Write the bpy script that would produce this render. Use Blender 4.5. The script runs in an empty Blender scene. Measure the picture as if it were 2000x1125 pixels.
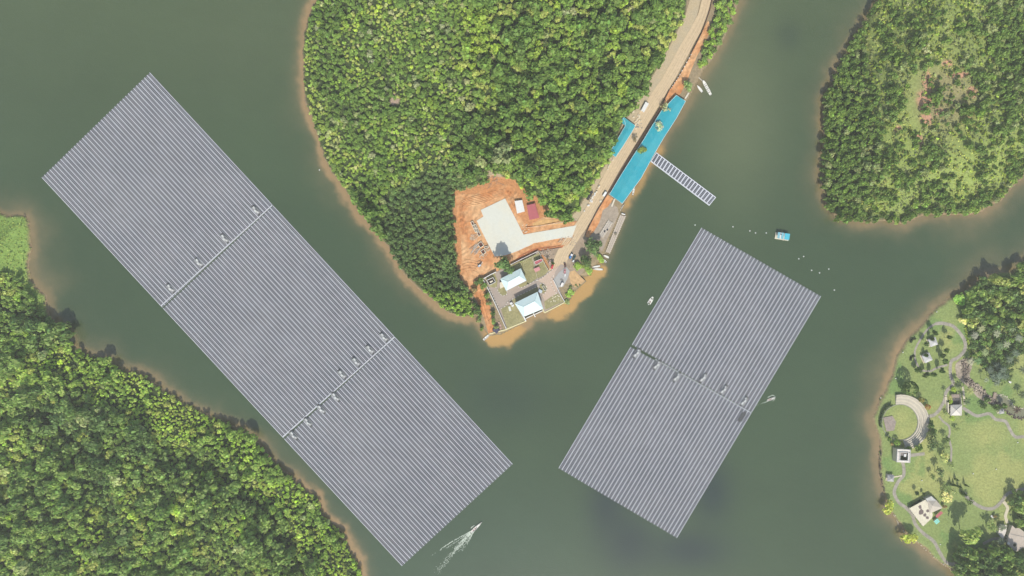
import bpy, math, random
import numpy as np
from mathutils import Vector

# ------------------------------------------------------------------ camera, sky, sun, exposure
S = 0.45            # metres per photo pixel on the water
CAMH = 640.0
scene = bpy.context.scene
C = scene.collection
cam_d = bpy.data.cameras.new('camera'); cam = bpy.data.objects.new('camera', cam_d); C.objects.link(cam)
cam.location = (0, 0, CAMH); cam.rotation_euler = (0, 0, 0)
cam_d.sensor_width = 36; cam_d.lens = 36 / (2 * (450.0 / CAMH)); cam_d.clip_start = 1; cam_d.clip_end = 12000
scene.camera = cam
SUN_EL = math.radians(48); SUN_AZ = math.radians(174)      # compass bearing of the sun: south, a touch east
world = bpy.data.worlds.new('World'); scene.world = world; world.use_nodes = True
nt = world.node_tree; nt.nodes.clear()
sky = nt.nodes.new('ShaderNodeTexSky'); sky.sky_type = 'NISHITA'; sky.sun_disc = False
sky.sun_elevation = SUN_EL; sky.sun_rotation = SUN_AZ; sky.air_density = 1.2; sky.dust_density = 2.0
bg = nt.nodes.new('ShaderNodeBackground'); bg.inputs[1].default_value = 0.13
wo = nt.nodes.new('ShaderNodeOutputWorld')
nt.links.new(sky.outputs[0], bg.inputs[0]); nt.links.new(bg.outputs[0], wo.inputs[0])
sd = bpy.data.lights.new('sun', 'SUN'); sd.energy = 4.0; sd.angle = math.radians(0.5); sd.color = (1.0, 0.955, 0.88)
sun = bpy.data.objects.new('sun', sd); C.objects.link(sun)
_d = Vector((math.sin(SUN_AZ) * math.cos(SUN_EL), math.cos(SUN_AZ) * math.cos(SUN_EL), math.sin(SUN_EL)))
sun.rotation_euler = (-_d).to_track_quat('-Z', 'Y').to_euler(); sun.location = (0, -300, 500)
scene.view_settings.view_transform = 'Standard'; scene.view_settings.look = 'None'
scene.view_settings.exposure = 0.38; scene.view_settings.gamma = 1.0
scene.render.engine = 'CYCLES'

R = np.random.RandomState(7)
rnd = random.Random(5)
PI = math.pi

# ------------------------------------------------------------------ helpers
def W(px, py, z=0.0):
    k = (CAMH - z) / CAMH
    return ((px - 1000) * S * k, (562.5 - py) * S * k, z)
def W2(px, py, z=0.0):
    a = W(px, py, z); return (a[0], a[1])
def srgb(r, g, b):
    f = lambda c: (c / 255 / 12.92) if c / 255 <= 0.04045 else ((c / 255 + 0.055) / 1.055) ** 2.4
    return (f(r), f(g), f(b))

_M = {}
def mat(name, col, rough=0.75, var=0.25, scale=0.6, bump=0.0, spec=0.3, metal=0.0, col2=None, scale2=0.08, amt2=0.0, wave=None):
    """procedural surface: base colour, fine noise, optional large stains, optional ribbing"""
    if name in _M: return _M[name]
    m = bpy.data.materials.new(name); m.use_nodes = True; n = m.node_tree; n.nodes.clear()
    out = n.nodes.new('ShaderNodeOutputMaterial'); p = n.nodes.new('ShaderNodeBsdfPrincipled')
    n.links.new(p.outputs[0], out.inputs[0])
    p.inputs['Roughness'].default_value = rough; p.inputs['Metallic'].default_value = metal
    p.inputs['Specular IOR Level'].default_value = spec
    tc = n.nodes.new('ShaderNodeNewGeometry')
    nz = n.nodes.new('ShaderNodeTexNoise'); nz.inputs['Scale'].default_value = scale; nz.inputs['Detail'].default_value = 5; nz.inputs['Roughness'].default_value = 0.65
    n.links.new(tc.outputs['Position'], nz.inputs['Vector'])
    mr = n.nodes.new('ShaderNodeMapRange'); mr.inputs[1].default_value = 0.25; mr.inputs[2].default_value = 0.75
    mr.inputs[3].default_value = 1 - var; mr.inputs[4].default_value = 1 + var
    n.links.new(nz.outputs[0], mr.inputs[0])
    base = n.nodes.new('ShaderNodeRGB'); base.outputs[0].default_value = (*[c * .8 for c in col], 1)
    src = base.outputs[0]
    if col2 is not None:
        n2 = n.nodes.new('ShaderNodeTexNoise'); n2.inputs['Scale'].default_value = scale2; n2.inputs['Detail'].default_value = 6; n2.inputs['Roughness'].default_value = 0.6
        n.links.new(tc.outputs['Position'], n2.inputs['Vector'])
        r2 = n.nodes.new('ShaderNodeMapRange'); r2.inputs[1].default_value = 0.42; r2.inputs[2].default_value = 0.62
        r2.inputs[3].default_value = 0; r2.inputs[4].default_value = amt2
        n.links.new(n2.outputs[0], r2.inputs[0])
        mx = n.nodes.new('ShaderNodeMix'); mx.data_type = 'RGBA'
        n.links.new(r2.outputs[0], mx.inputs[0]); n.links.new(src, mx.inputs[6]); mx.inputs[7].default_value = (*[c * .8 for c in col2], 1)
        src = mx.outputs[2]
    vm = n.nodes.new('ShaderNodeVectorMath'); vm.operation = 'SCALE'
    n.links.new(src, vm.inputs[0]); n.links.new(mr.outputs[0], vm.inputs['Scale'])
    n.links.new(vm.outputs[0], p.inputs['Base Color'])
    h = nz.outputs[0]
    if wave:
        mp = n.nodes.new('ShaderNodeMapping'); mp.inputs['Rotation'].default_value = (0, 0, wave[1])
        n.links.new(tc.outputs['Position'], mp.inputs['Vector'])
        w = n.nodes.new('ShaderNodeTexWave'); w.inputs['Scale'].default_value = wave[0]; w.inputs['Distortion'].default_value = wave[2]
        n.links.new(mp.outputs[0], w.inputs['Vector'])
        mm = n.nodes.new('ShaderNodeMath'); mm.operation = 'ADD'
        n.links.new(nz.outputs[0], mm.inputs[0]); n.links.new(w.outputs[1], mm.inputs[1]); h = mm.outputs[0]
    if bump > 0:
        b = n.nodes.new('ShaderNodeBump'); b.inputs['Strength'].default_value = 1; b.inputs['Distance'].default_value = bump
        n.links.new(h, b.inputs['Height']); n.links.new(b.outputs[0], p.inputs['Normal'])
    _M[name] = m
    return m

def attr_mat(name, rough=0.85, spec=0.2, scale=0.5, var=0.25, bump=0.0, transl=0.0, objcol=False, bscale=None):
    m = bpy.data.materials.new(name); m.use_nodes = True; n = m.node_tree; n.nodes.clear()
    out = n.nodes.new('ShaderNodeOutputMaterial'); p = n.nodes.new('ShaderNodeBsdfPrincipled')
    p.inputs['Roughness'].default_value = rough; p.inputs['Specular IOR Level'].default_value = spec
    a = n.nodes.new('ShaderNodeAttribute'); a.attribute_name = 'Col'
    src = a.outputs['Color']
    if objcol:
        oi = n.nodes.new('ShaderNodeObjectInfo')
        vm = n.nodes.new('ShaderNodeVectorMath'); vm.operation = 'MULTIPLY'
        n.links.new(src, vm.inputs[0]); n.links.new(oi.outputs['Color'], vm.inputs[1]); src = vm.outputs[0]
    g = n.nodes.new('ShaderNodeNewGeometry')
    if var > 0:
        nz = n.nodes.new('ShaderNodeTexNoise'); nz.inputs['Scale'].default_value = scale; nz.inputs['Detail'].default_value = 6; nz.inputs['Roughness'].default_value = 0.7
        n.links.new(g.outputs['Position'], nz.inputs['Vector'])
        mr = n.nodes.new('ShaderNodeMapRange'); mr.inputs[1].default_value = 0.28; mr.inputs[2].default_value = 0.72
        mr.inputs[3].default_value = 1 - var; mr.inputs[4].default_value = 1 + var
        n.links.new(nz.outputs[0], mr.inputs[0])
        v2 = n.nodes.new('ShaderNodeVectorMath'); v2.operation = 'SCALE'
        n.links.new(src, v2.inputs[0]); n.links.new(mr.outputs[0], v2.inputs['Scale']); src = v2.outputs[0]
    n.links.new(src, p.inputs['Base Color'])
    if bump > 0:
        bz = n.nodes.new('ShaderNodeTexNoise'); bz.inputs['Scale'].default_value = bscale or scale; bz.inputs['Detail'].default_value = 4
        n.links.new(g.outputs['Position'], bz.inputs['Vector'])
        b = n.nodes.new('ShaderNodeBump'); b.inputs['Distance'].default_value = bump; b.inputs['Strength'].default_value = 1
        n.links.new(bz.outputs[0], b.inputs['Height']); n.links.new(b.outputs[0], p.inputs['Normal'])
    if transl > 0:
        t = n.nodes.new('ShaderNodeBsdfTranslucent'); n.links.new(src, t.inputs[0])
        mx = n.nodes.new('ShaderNodeMixShader'); mx.inputs[0].default_value = transl
        n.links.new(p.outputs[0], mx.inputs[1]); n.links.new(t.outputs[0], mx.inputs[2]); n.links.new(mx.outputs[0], out.inputs[0])
    else:
        n.links.new(p.outputs[0], out.inputs[0])
    return m

def tag(o, label=None, cat=None, group=None, kind=None):
    if label: o['label'] = label
    if cat: o['category'] = cat
    if group: o['group'] = group
    if kind: o['kind'] = kind
    return o
def thing(name, label, cat, loc, rz=0.0, group=None):
    o = bpy.data.objects.new(name, None); C.objects.link(o); o.empty_display_size = 0.5
    o.location = loc; o.rotation_euler = (0, 0, rz)
    return tag(o, label, cat, group)
def link(name, me, parent=None, material=None):
    o = bpy.data.objects.new(name, me); C.objects.link(o)
    if material is not None: me.materials.append(material)
    if parent is not None: o.parent = parent
    return o

class MB:
    def __init__(s): s.v = []; s.f = []
    def add(s, vs, fs):
        k = len(s.v); s.v += [tuple(map(float, q)) for q in vs]; s.f += [tuple(i + k for i in q) for q in fs]; return s
    def box(s, cx, cy, z0, sx, sy, sz, rz=0.0, top=1.0):
        c, n = math.cos(rz), math.sin(rz); vs = []
        for z, k in ((z0, 1), (z0 + sz, top)):
            for a, b in ((-1, -1), (1, -1), (1, 1), (-1, 1)):
                x, y = a * sx / 2 * k, b * sy / 2 * k
                vs.append((cx + x * c - y * n, cy + x * n + y * c, z))
        return s.add(vs, [(3, 2, 1, 0), (4, 5, 6, 7), (0, 1, 5, 4), (1, 2, 6, 5), (2, 3, 7, 6), (3, 0, 4, 7)])
    def prism(s, poly, z0, z1, z1s=None):
        n = len(poly)
        a = sum(poly[i][0] * poly[(i + 1) % n][1] - poly[(i + 1) % n][0] * poly[i][1] for i in range(n))
        if a < 0: poly = poly[::-1]; z1s = z1s[::-1] if z1s else None
        vs = [(x, y, z0) for x, y in poly] + [(poly[i][0], poly[i][1], z1s[i] if z1s else z1) for i in range(n)]
        return s.add(vs, [tuple(range(n - 1, -1, -1)), tuple(range(n, 2 * n))] + [(i, (i + 1) % n, n + (i + 1) % n, n + i) for i in range(n)])
    def bar(s, p0, p1, w, z0, z1):
        dx, dy = p1[0] - p0[0], p1[1] - p0[1]; L = math.hypot(dx, dy)
        return s.box((p0[0] + p1[0]) / 2, (p0[1] + p1[1]) / 2, z0, L, w, z1 - z0, math.atan2(dy, dx))
    def tube(s, p0, p1, r0, r1, n=7):
        a = Vector(p0); b = Vector(p1); d = (b - a).normalized()
        u = d.orthogonal().normalized(); w = d.cross(u); vs = []
        for q, r in ((a, r0), (b, r1)):
            for i in range(n):
                t = 2 * PI * i / n; vs.append(tuple(q + u * (r * math.cos(t)) + w * (r * math.sin(t))))
        return s.add(vs, [(i, (i + 1) % n, n + (i + 1) % n, n + i) for i in range(n)] + [tuple(range(n - 1, -1, -1)), tuple(range(n, 2 * n))])
    def loft(s, secs, cap=True):
        """secs: list of rings with equal counts"""
        n = len(secs[0]); vs = [p for r in secs for p in r]; fs = []
        for k in range(len(secs) - 1):
            for i in range(n):
                j = (i + 1) % n
                fs.append((k * n + i, k * n + j, (k + 1) * n + j, (k + 1) * n + i))
        if cap: fs += [tuple(range(n - 1, -1, -1)), tuple(range((len(secs) - 1) * n, len(secs) * n))]
        return s.add(vs, fs)
    def build(s, name, m, parent=None, world=False, smooth=False):
        vs = s.v
        if world and parent is not None:
            L = parent.location; c, n = math.cos(-parent.rotation_euler[2]), math.sin(-parent.rotation_euler[2])
            vs = [((x - L[0]) * c - (y - L[1]) * n, (x - L[0]) * n + (y - L[1]) * c, z - L[2]) for x, y, z in vs]
        me = bpy.data.meshes.new(name); me.from_pydata(vs, [], s.f); me.update()
        if smooth: me.polygons.foreach_set('use_smooth', [True] * len(me.polygons))
        return link(name, me, parent, m)

def np_mesh(name, V, F, col=None):
    """V (n,3), F (m,4) or (m,3)"""
    me = bpy.data.meshes.new(name); V = np.asarray(V, np.float32); F = np.asarray(F, np.int32); k = F.shape[1]
    me.vertices.add(len(V)); me.vertices.foreach_set('co', V.ravel())
    me.loops.add(F.size); me.loops.foreach_set('vertex_index', F.ravel())
    me.polygons.add(len(F)); me.polygons.foreach_set('loop_start', np.arange(0, F.size, k, dtype=np.int32))
    me.update(calc_edges=True)
    if col is not None:
        a = me.color_attributes.new('Col', 'FLOAT_COLOR', 'POINT')
        c4 = np.ones((len(V), 4), np.float32); c4[:, :3] = col; a.data.foreach_set('color', c4.ravel())
    return me

def fbm(x, y, sc, seed, octv=4):
    out = 0; amp = 1; tot = 0
    for o in range(octv):
        r = np.random.RandomState(seed * 13 + o).rand(64, 64)
        u = x / sc * 2 ** o + 1000; v = y / sc * 2 ** o + 1000
        i = np.floor(u).astype(int); j = np.floor(v).astype(int); a = u - i; b = v - j
        a = a * a * (3 - 2 * a); b = b * b * (3 - 2 * b)
        g = lambda p, q: r[p % 64, q % 64]
        out = out + amp * (g(i, j) * (1 - a) * (1 - b) + g(i + 1, j) * a * (1 - b) + g(i, j + 1) * (1 - a) * b + g(i + 1, j + 1) * a * b)
        tot += amp; amp *= 0.55
    return out / tot
def sm(t): t = np.clip(t, 0, 1); return t * t * (3 - 2 * t)
def sdf(px, py, poly):
    """signed distance in photo pixels, positive inside"""
    px = np.asarray(px, float); py = np.asarray(py, float); d = np.full(px.shape, 1e18); ins = np.zeros(px.shape, bool)
    n = len(poly)
    for i in range(n):
        x0, y0 = poly[i]; x1, y1 = poly[(i + 1) % n]; ex, ey = x1 - x0, y1 - y0
        t = np.clip(((px - x0) * ex + (py - y0) * ey) / (ex * ex + ey * ey + 1e-9), 0, 1)
        d = np.minimum(d, (px - x0 - t * ex) ** 2 + (py - y0 - t * ey) ** 2)
        if y0 != y1:
            c = ((y0 > py) != (y1 > py)) & (px < ex * (py - y0) / (y1 - y0) + x0); ins ^= c
    d = np.sqrt(d); return np.where(ins, d, -d)
def segd(px, py, pl):
    d = np.full(np.asarray(px, float).shape, 1e18)
    for (x0, y0), (x1, y1) in zip(pl[:-1], pl[1:]):
        ex, ey = x1 - x0, y1 - y0
        t = np.clip(((px - x0) * ex + (py - y0) * ey) / (ex * ex + ey * ey + 1e-9), 0, 1)
        d = np.minimum(d, (px - x0 - t * ex) ** 2 + (py - y0 - t * ey) ** 2)
    return np.sqrt(d)
def gauss(px, py, x, y, r, ry=None): ry = ry or r; return np.exp(-((px - x) / r) ** 2 - ((py - y) / ry) ** 2)

# ------------------------------------------------------------------ land outlines (photo pixels)
MID = [(640,-1500),(640,-300),(628,-10),(607,18),(596,60),(592,110),(594,160),(600,205),(618,255),(634,305),(652,340),(673,367),(690,398),(711,426),(740,455),(754,476),(786,529),(821,566),(851,592),(879,613),(902,618),(932,618),(944,640),(955,655),(977,653),(1028,627),(1022,619),(1059,604),(1063,611),(1103,591),(1107,594),(1115,581),(1124,566),(1132,560),(1145,548),(1134,540),(1153,537),(1157,524),(1172,508),(1182,492),(1192,462),(1206,432),(1216,402),(1232,374),(1246,352),(1268,318),(1276,300),(1301,262),(1335,206),(1347,188),(1373,138),(1391,117),(1416,71),(1432,36),(1443,0),(1455,-100),(1500,-400),(1500,-1500)]
LEFT = [(-1600,600),(-300,430),(0,415),(16,423),(40,420),(54,423),(59,452),(61,487),(54,513),(58,543),(73,562),(91,575),(97,612),(116,636),(146,680),(186,696),(209,703),(232,720),(277,728),(316,757),(363,790),(425,816),(487,850),(510,870),(536,904),(577,936),(596,955),(620,970),(629,1002),(663,1036),(679,1065),(700,1095),(707,1125),(730,1220),(800,1500),(800,2600),(-1600,2600)]
TOPR = [(1760,-1500),(1740,-300),(1716,-5),(1692,37),(1668,72),(1650,106),(1632,133),(1624,164),(1611,194),(1608,230),(1609,278),(1604,334),(1609,383),(1620,410),(1644,430),(1695,434),(1724,430),(1764,437),(1800,420),(1844,417),(1889,421),(1918,412),(1955,388),(1978,363),(1999,341),(2060,290),(2400,200),(3600,100),(3600,-1500)]
PARK = [(3600,200),(2400,400),(2060,490),(2001,512),(1984,523),(1976,532),(1952,531),(1924,540),(1906,552),(1877,574),(1866,576),(1851,583),(1831,598),(1819,613),(1795,639),(1772,662),(1757,682),(1748,705),(1744,731),(1731,756),(1716,792),(1704,812),(1706,832),(1718,860),(1720,877),(1716,902),(1719,936),(1724,958),(1738,1000),(1756,1020),(1767,1042),(1792,1060),(1810,1074),(1822,1090),(1848,1106),(1866,1118),(1910,1180),(1980,1400),(2000,2600),(3600,2600)]
SITE = [(886,374),(935,362),(962,345),(1005,352),(1035,380),(1062,393),(1078,420),(1108,430),(1128,410),(1150,372),(1193,306),(1216,240),(1232,220),(1290,122),(1338,30),(1350,-120),(1360,-700),(1470,-700),(1450,0),(1385,150),(1345,215),(1280,330),(1190,520),(1160,570),(1110,610),(1060,625),(950,680),(930,640),(912,580),(893,520),(886,440)]
def land(px, py):
    px = np.asarray(px, float); py = np.asarray(py, float)
    q = 1 - sm((sdf(px, py, SITE) + 14) / 10)
    px = px + q * (7 * (fbm(px, py, 11, 91, 3) - .5) + 5 * (fbm(px, py, 40, 93, 2) - .5)); py = py + q * (7 * (fbm(px, py, 11, 92, 3) - .5))
    return np.maximum(np.maximum(sdf(px, py, MID), sdf(px, py, LEFT)), np.maximum(sdf(px, py, TOPR), sdf(px, py, PARK)))
SITE_Z = 2.0; PARK_Z = 1.5
VALLEY = [(90,800),(150,862),(190,900),(205,960),(215,1010)]
VALLEY2 = [(340,880),(440,930),(520,975),(560,1050),(590,1130),(600,1250)]
VALLEY3 = [(700,300),(790,330),(860,345),(930,330)]
def height(px, py, d=None):
    px = np.asarray(px, float); py = np.asarray(py, float)
    if d is None: d = land(px, py)
    dm = d * S
    hill = 2.0 + 14.0 * sm(dm / 55) + 9.0 * (fbm(px, py, 130, 3) - 0.5) * sm(dm / 25)
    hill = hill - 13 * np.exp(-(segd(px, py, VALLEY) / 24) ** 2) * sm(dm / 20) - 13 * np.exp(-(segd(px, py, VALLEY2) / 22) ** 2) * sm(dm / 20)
    hill = np.maximum(hill, 1.6)
    ws = sm((sdf(px, py, SITE) * S + 7) / 7)
    hill = hill * (1 - ws) + SITE_Z * ws
    wp = (sdf(px, py, PARK) > -60)
    hill = np.where(wp, PARK_Z, hill)
    up = hill * sm((dm + 0.15) / 1.8)
    dn = -np.minimum(4.0, -dm * 0.12)
    return np.where(dm > -0.15, up, np.where(dm < -0.15, np.minimum(dn, -0.02), 0))

gx = np.concatenate([[-1500,-900,-500,-320,-230], np.arange(-180, 2181, 3.0), [2230,2320,2500,2900,3500]])
gy = np.concatenate([[-1400,-900,-500,-300,-200], np.arange(-150, 1277, 3.0), [1320,1420,1600,2000,2500]])
GX, GY = np.meshgrid(gx, gy)
GD = land(GX, GY); GH = height(GX, GY, GD)
ny, nx = GX.shape
ii, jj = np.meshgrid(np.arange(nx - 1), np.arange(ny - 1)); a0 = (jj * nx + ii).ravel()
GF = np.stack([a0, a0 + nx, a0 + nx + 1, a0 + 1], 1)

# ------------------------------------------------------------------ ground sheet
def lerp3(c, c2, t): return c * (1 - t[..., None]) + np.array(c2) * t[..., None]
BARE = [(1792,168,12,22),(1786,206,20,22),(1790,240,15,14),(1828,135,11,8),(1850,157,22,7),(1876,190,10,13),(1870,226,10,15),(1814,228,13,7),(1776,282,8,15),(1736,262,8,11)]
col = np.zeros(GX.shape + (3,)); col[:] = (0.045, 0.065, 0.024)
dT = sdf(GX, GY, TOPR)
cov = sm((dT - 2) / 20) * sm((GX - 1690 + 60 * fbm(GX, GY, 60, 9)) / 70 + 0.2)
col = lerp3(col, (0.22, 0.28, 0.075), cov * 0.9)
bare = np.zeros(GX.shape)
for x, y, r, r2 in BARE: bare = np.maximum(bare, gauss(GX, GY, x, y, r * 1.1, r2 * 1.1))
bare = sm((bare * (0.35 + 1.1 * fbm(GX, GY, 9, 4)) - 0.36) / 0.3); col = lerp3(col, (0.25, 0.21, 0.11), np.clip(gauss(GX, GY, 1825, 200, 55, 60) * 1.4, 0, 1) * .8)
col = lerp3(col, (0.42, 0.235, 0.15), bare)
b2 = sm((gauss(GX, GY, 772, 203, 17, 15) * (0.5 + fbm(GX, GY, 12, 5)) - 0.4) / 0.15); col = lerp3(col, (0.36, 0.27, 0.2), b2)
b3 = sm((gauss(GX, GY, 962, 348, 22, 16) * (0.5 + fbm(GX, GY, 12, 6)) - 0.35) / 0.15); col = lerp3(col, (0.3, 0.25, 0.17), b3)
b4 = sm((gauss(GX, GY, 746, 405, 6, 28) * (0.5 + fbm(GX, GY, 12, 6)) - 0.45) / 0.15); col = lerp3(col, (0.34, 0.22, 0.12), b4)
b5 = sm((gauss(GX, GY, 1058, 118, 8, 9) - 0.4) / 0.15); col = lerp3(col, (0.34, 0.24, 0.15), b5)
dP = sdf(GX, GY, PARK)
g1 = sm((dP + 3) / 3)
col = lerp3(col, (0.19, 0.24, 0.082), g1)
tan = sm((fbm(GX, GY, 85, 11) - 0.44) / 0.2) * 0.75 * g1 * sm((dP - 12) / 26)
tan = np.maximum(tan, 0.8 * g1 * np.minimum(1, gauss(GX, GY, 1925, 850, 42, 30) + gauss(GX, GY, 1850, 660, 20, 26) + gauss(GX, GY, 1760, 815, 22, 22)+ gauss(GX, GY, 1940, 925, 45, 14)))
col = lerp3(col, (0.31, 0.31, 0.11), tan * (0.6 + 0.4 * fbm(GX, GY, 20, 12)))
dk = sm((fbm(GX, GY, 50, 21) - 0.56) / 0.12) * g1; col = lerp3(col, (0.11, 0.2, 0.06), dk * 0.6)
LG = [(-60,400),(62,415),(66,500),(60,540),(95,570),(100,612),(85,625),(60,580),(30,535),(-60,520)]
lg = sm((sdf(GX, GY, LG) + 6) / 12); col = lerp3(col, (0.17, 0.26, 0.06), lg)
st = sm((sdf(GX, GY, SITE) + 3) / 4)
col = lerp3(col, (0.24, 0.19, 0.115), st * (GD > 0)); os_ = st * sm((1085 - GX) / 25) * sm((560 - GY) / 20); col = lerp3(col, (0.42, 0.2, 0.085), os_)
sb = np.exp(-np.clip(GD - 1.5, 0, 99) / 1.3) * (1 - st * 0.5); col = lerp3(col, (0.21, 0.155, 0.09), sb * (GD > -12))
wx, wy = (GX - 1000) * S, (562.5 - GY) * S
me = np_mesh('ground', np.stack([wx, wy, GH], -1).reshape(-1, 3), GF, col.reshape(-1, 3))
me.polygons.foreach_set('use_smooth', [True] * len(me.polygons))
M_ground = attr_mat('ground_soil_and_grass', 0.95, 0.1, 0.55, 0.3, 0.35, bscale=0.8)
tag(link('ground', me, None, M_ground), kind='structure')

# ------------------------------------------------------------------ water
w = -GD
wc = np.zeros(GX.shape + (3,)); wc[:] = (0.056, 0.087, 0.050)
north = sm((500 - GY) / 600); wc = lerp3(wc, (0.092, 0.118, 0.066), north * 0.75)
wc = lerp3(wc, (0.145, 0.165, 0.105), np.clip(gauss(GX, GY, 1440, 230, 90, 190), 0, 1) * 0.75)  # pale sheen on the upper right channel, put into the water colour
wc = lerp3(wc, (0.050, 0.084, 0.060), gauss(GX, GY, 950, 1080, 300, 170) * 0.8)
wc = lerp3(wc, (0.10, 0.125, 0.075), gauss(GX, GY, 500, 60, 150, 120) * 0.5)
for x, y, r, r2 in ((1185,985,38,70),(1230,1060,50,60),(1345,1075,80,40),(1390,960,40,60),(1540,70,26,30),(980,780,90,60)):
    wc = lerp3(wc, (0.024, 0.040, 0.046), gauss(GX, GY, x, y, r, r2) * (0.9 if y > 900 else 0.35))  # cloud shadows and dark sky reflections painted into the water colour
fb = fbm(GX, GY, 90, 31); fs = fbm(GX, GY, 26, 32)
wc = wc * np.array([.68, .73, .57]) * (0.93 + 0.14 * fbm(GX, GY, 160, 33))[..., None]
width = 10 + 34 * np.clip(fb - 0.2, 0, 1)
width = width * (1 + 0.9 * gauss(GX, GY, 1950, 470, 260, 70) + 0.8 * gauss(GX, GY, 1720, 740, 70, 140) + 0.5 * gauss(GX, GY, 60, 460, 120, 200))
sh = np.exp(-(np.clip(w, 0, 1e5) / width) ** 1.5)
wc = lerp3(wc, (0.145, 0.122, 0.062), sh * (0.4 + 0.7 * fs))
width2 = 5 + 12 * np.clip(fbm(GX, GY, 70, 35), 0, 1)
on = sm((GX - 560) / 60) * sm((1180 - GX) / 60) + 0.45 + 0.5 * gauss(GX, GY, 1745, 730, 60, 140)
sh2 = np.exp(-(np.clip(w + 9 * (fbm(GX, GY, 10, 37, 3) - .5), 0, 1e5) / (width2 * 1.15)) ** 3.2)
wc = lerp3(wc, (0.27, 0.18, 0.085), np.clip(sh2 * on * (.55 + .8 * fs), 0, 1) * 0.85)
BX = GX + 26 * (fbm(GX, GY, 24, 81) - .5); BY = GY + 26 * (fbm(GX, GY, 24, 82) - .5)
NW = .7 + .9 * fbm(GX, GY, 16, 83, 3)
blob = np.exp(-(segd(BX, BY, [(962,658),(985,660),(1012,648)]) / (15 * NW)) ** 3) * sm((1034 - GX) / 8)
blob = np.maximum(blob, np.exp(-(segd(BX, BY, [(1080,616),(1106,602),(1128,578),(1146,560),(1168,532)]) / (11.5 * NW)) ** 3))
blob = np.maximum(blob, .55 * np.exp(-(segd(BX, BY, [(1220,405),(1246,362),(1290,292)]) / (8 * NW)) ** 2))
blob = blob * (1 - gauss(BX, BY, 1045, 622, 18, 18)); blob = sm(blob * (0.75 + 0.5 * fs) * 1.25)
wc = lerp3(wc, (0.37, 0.225, 0.075), blob * 0.95)
wc = wc * (1 + .055 * (fbm(GX * .5 + GY * .35, GY * 1.3 - GX * .5, 11, 38, 3) - .5) + .10 * (fbm(GX * .6, GY, 60, 39, 3) - .5))[..., None]
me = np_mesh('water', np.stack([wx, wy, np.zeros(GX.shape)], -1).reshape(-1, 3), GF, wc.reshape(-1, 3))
M_water = attr_mat('silty_water', 0.18, 0.5, 0.45, 0.05, 0.12, bscale=0.9)
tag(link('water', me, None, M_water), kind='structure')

# ------------------------------------------------------------------ sheets and strips on the ground
def sheet(name, pts, z, m, base=None, kind='structure', thick=None):
    b = MB(); P = [W2(x, y, z) for x, y in pts]
    b.prism(P, (base if base is not None else z - 0.3), z)
    return tag(b.build(name, m), kind=kind)
def smooth_line(pts, n=6):
    P = [np.array(p, float) for p in pts]; out = []
    for i in range(len(P) - 1):
        p0 = P[max(i - 1, 0)]; p1 = P[i]; p2 = P[i + 1]; p3 = P[min(i + 2, len(P) - 1)]
        for k in range(n):
            t = k / n
            out.append(0.5 * ((2 * p1) + (-p0 + p2) * t + (2 * p0 - 5 * p1 + 4 * p2 - p3) * t * t + (-p0 + 3 * p1 - 3 * p2 + p3) * t ** 3))
    out.append(P[-1]); return out
def strip(name, pts, width, z, m, jitter=0.0, kind='structure', base=None):
    L = smooth_line([(p[0], p[1]) for p in pts]); Wd = smooth_line([((p[2] if len(p) > 2 else width), 0) for p in pts])
    lft, rgt = [], []
    for i, p in enumerate(L):
        a = L[max(i - 1, 0)]; b_ = L[min(i + 1, len(L) - 1)]; t = b_ - a; t = t / (np.hypot(*t) + 1e-9); nrm = np.array([-t[1], t[0]])
        w_ = Wd[i][0] / 2
        lft.append(p + nrm * (w_ + rnd.uniform(-jitter, jitter))); rgt.append(p - nrm * (w_ + rnd.uniform(-jitter, jitter)))
    vs = [W(*q, z) for q in lft] + [W(*q, z) for q in rgt]; n = len(L)
    zb = z - 0.3 if base is None else base
    vs += [W(*q, zb) for q in lft] + [W(*q, zb) for q in rgt]
    fs = [(i, i + 1, n + i + 1, n + i) for i in range(n - 1)] + [(2 * n + i, 2 * n + i + 1, i + 1, i) for i in range(n - 1)] + [(n + i, n + i + 1, 3 * n + i + 1, 3 * n + i) for i in range(n - 1)]
    b = MB(); b.add(vs, fs)
    return tag(b.build(name, m), kind=kind)

M_soil = mat('orange_soil', (0.56, 0.25, 0.10), 0.95, 0.34, 0.35, 0.3, 0.1, col2=(0.66, 0.42, 0.22), scale2=0.05, amt2=0.8, wave=(0.05, 0.5, 12))
M_road = mat('packed_sand_road', (0.59, 0.46, 0.29), 0.95, 0.12, 0.5, 0.08, 0.1, col2=(0.58, 0.45, 0.29), scale2=0.1, amt2=0.7)
M_verge = mat('gravel_verge', (0.46, 0.385, 0.26), 0.95, 0.2, 0.9, 0.12, 0.1, col2=(0.5, 0.4, 0.25), scale2=0.07, amt2=0.9)
M_conc = mat('fresh_concrete', (0.63, 0.64, 0.56), 0.85, 0.05, 0.4, 0.0, 0.2, col2=(0.66, 0.63, 0.5), scale2=0.07, amt2=0.6)
M_dirt = mat('brown_dirt', (0.36, 0.28, 0.2), 0.95, 0.25, 0.6, 0.2, 0.1, col2=(0.27, 0.22, 0.15), scale2=0.15, amt2=0.6)
M_paver = mat('paving_blocks', (0.37, 0.31, 0.26), 0.9, 0.08, 1.2, 0.02, 0.2, col2=(0.38, 0.31, 0.25), scale2=0.2, amt2=0.6)
M_sandpave = mat('pinkish_paving', (0.52, 0.40, 0.31), 0.9, 0.1, 1.0, 0.02, 0.2)
M_asph = mat('grey_forecourt', (0.38, 0.38, 0.36), 0.9, 0.12, 0.8, 0.02, 0.2)
M_lawn = mat('dry_lawn', (0.27, 0.25, 0.12), 0.95, 0.3, 0.9, 0.15, 0.1, col2=(0.36, 0.33, 0.17), scale2=0.2, amt2=0.8)
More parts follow.
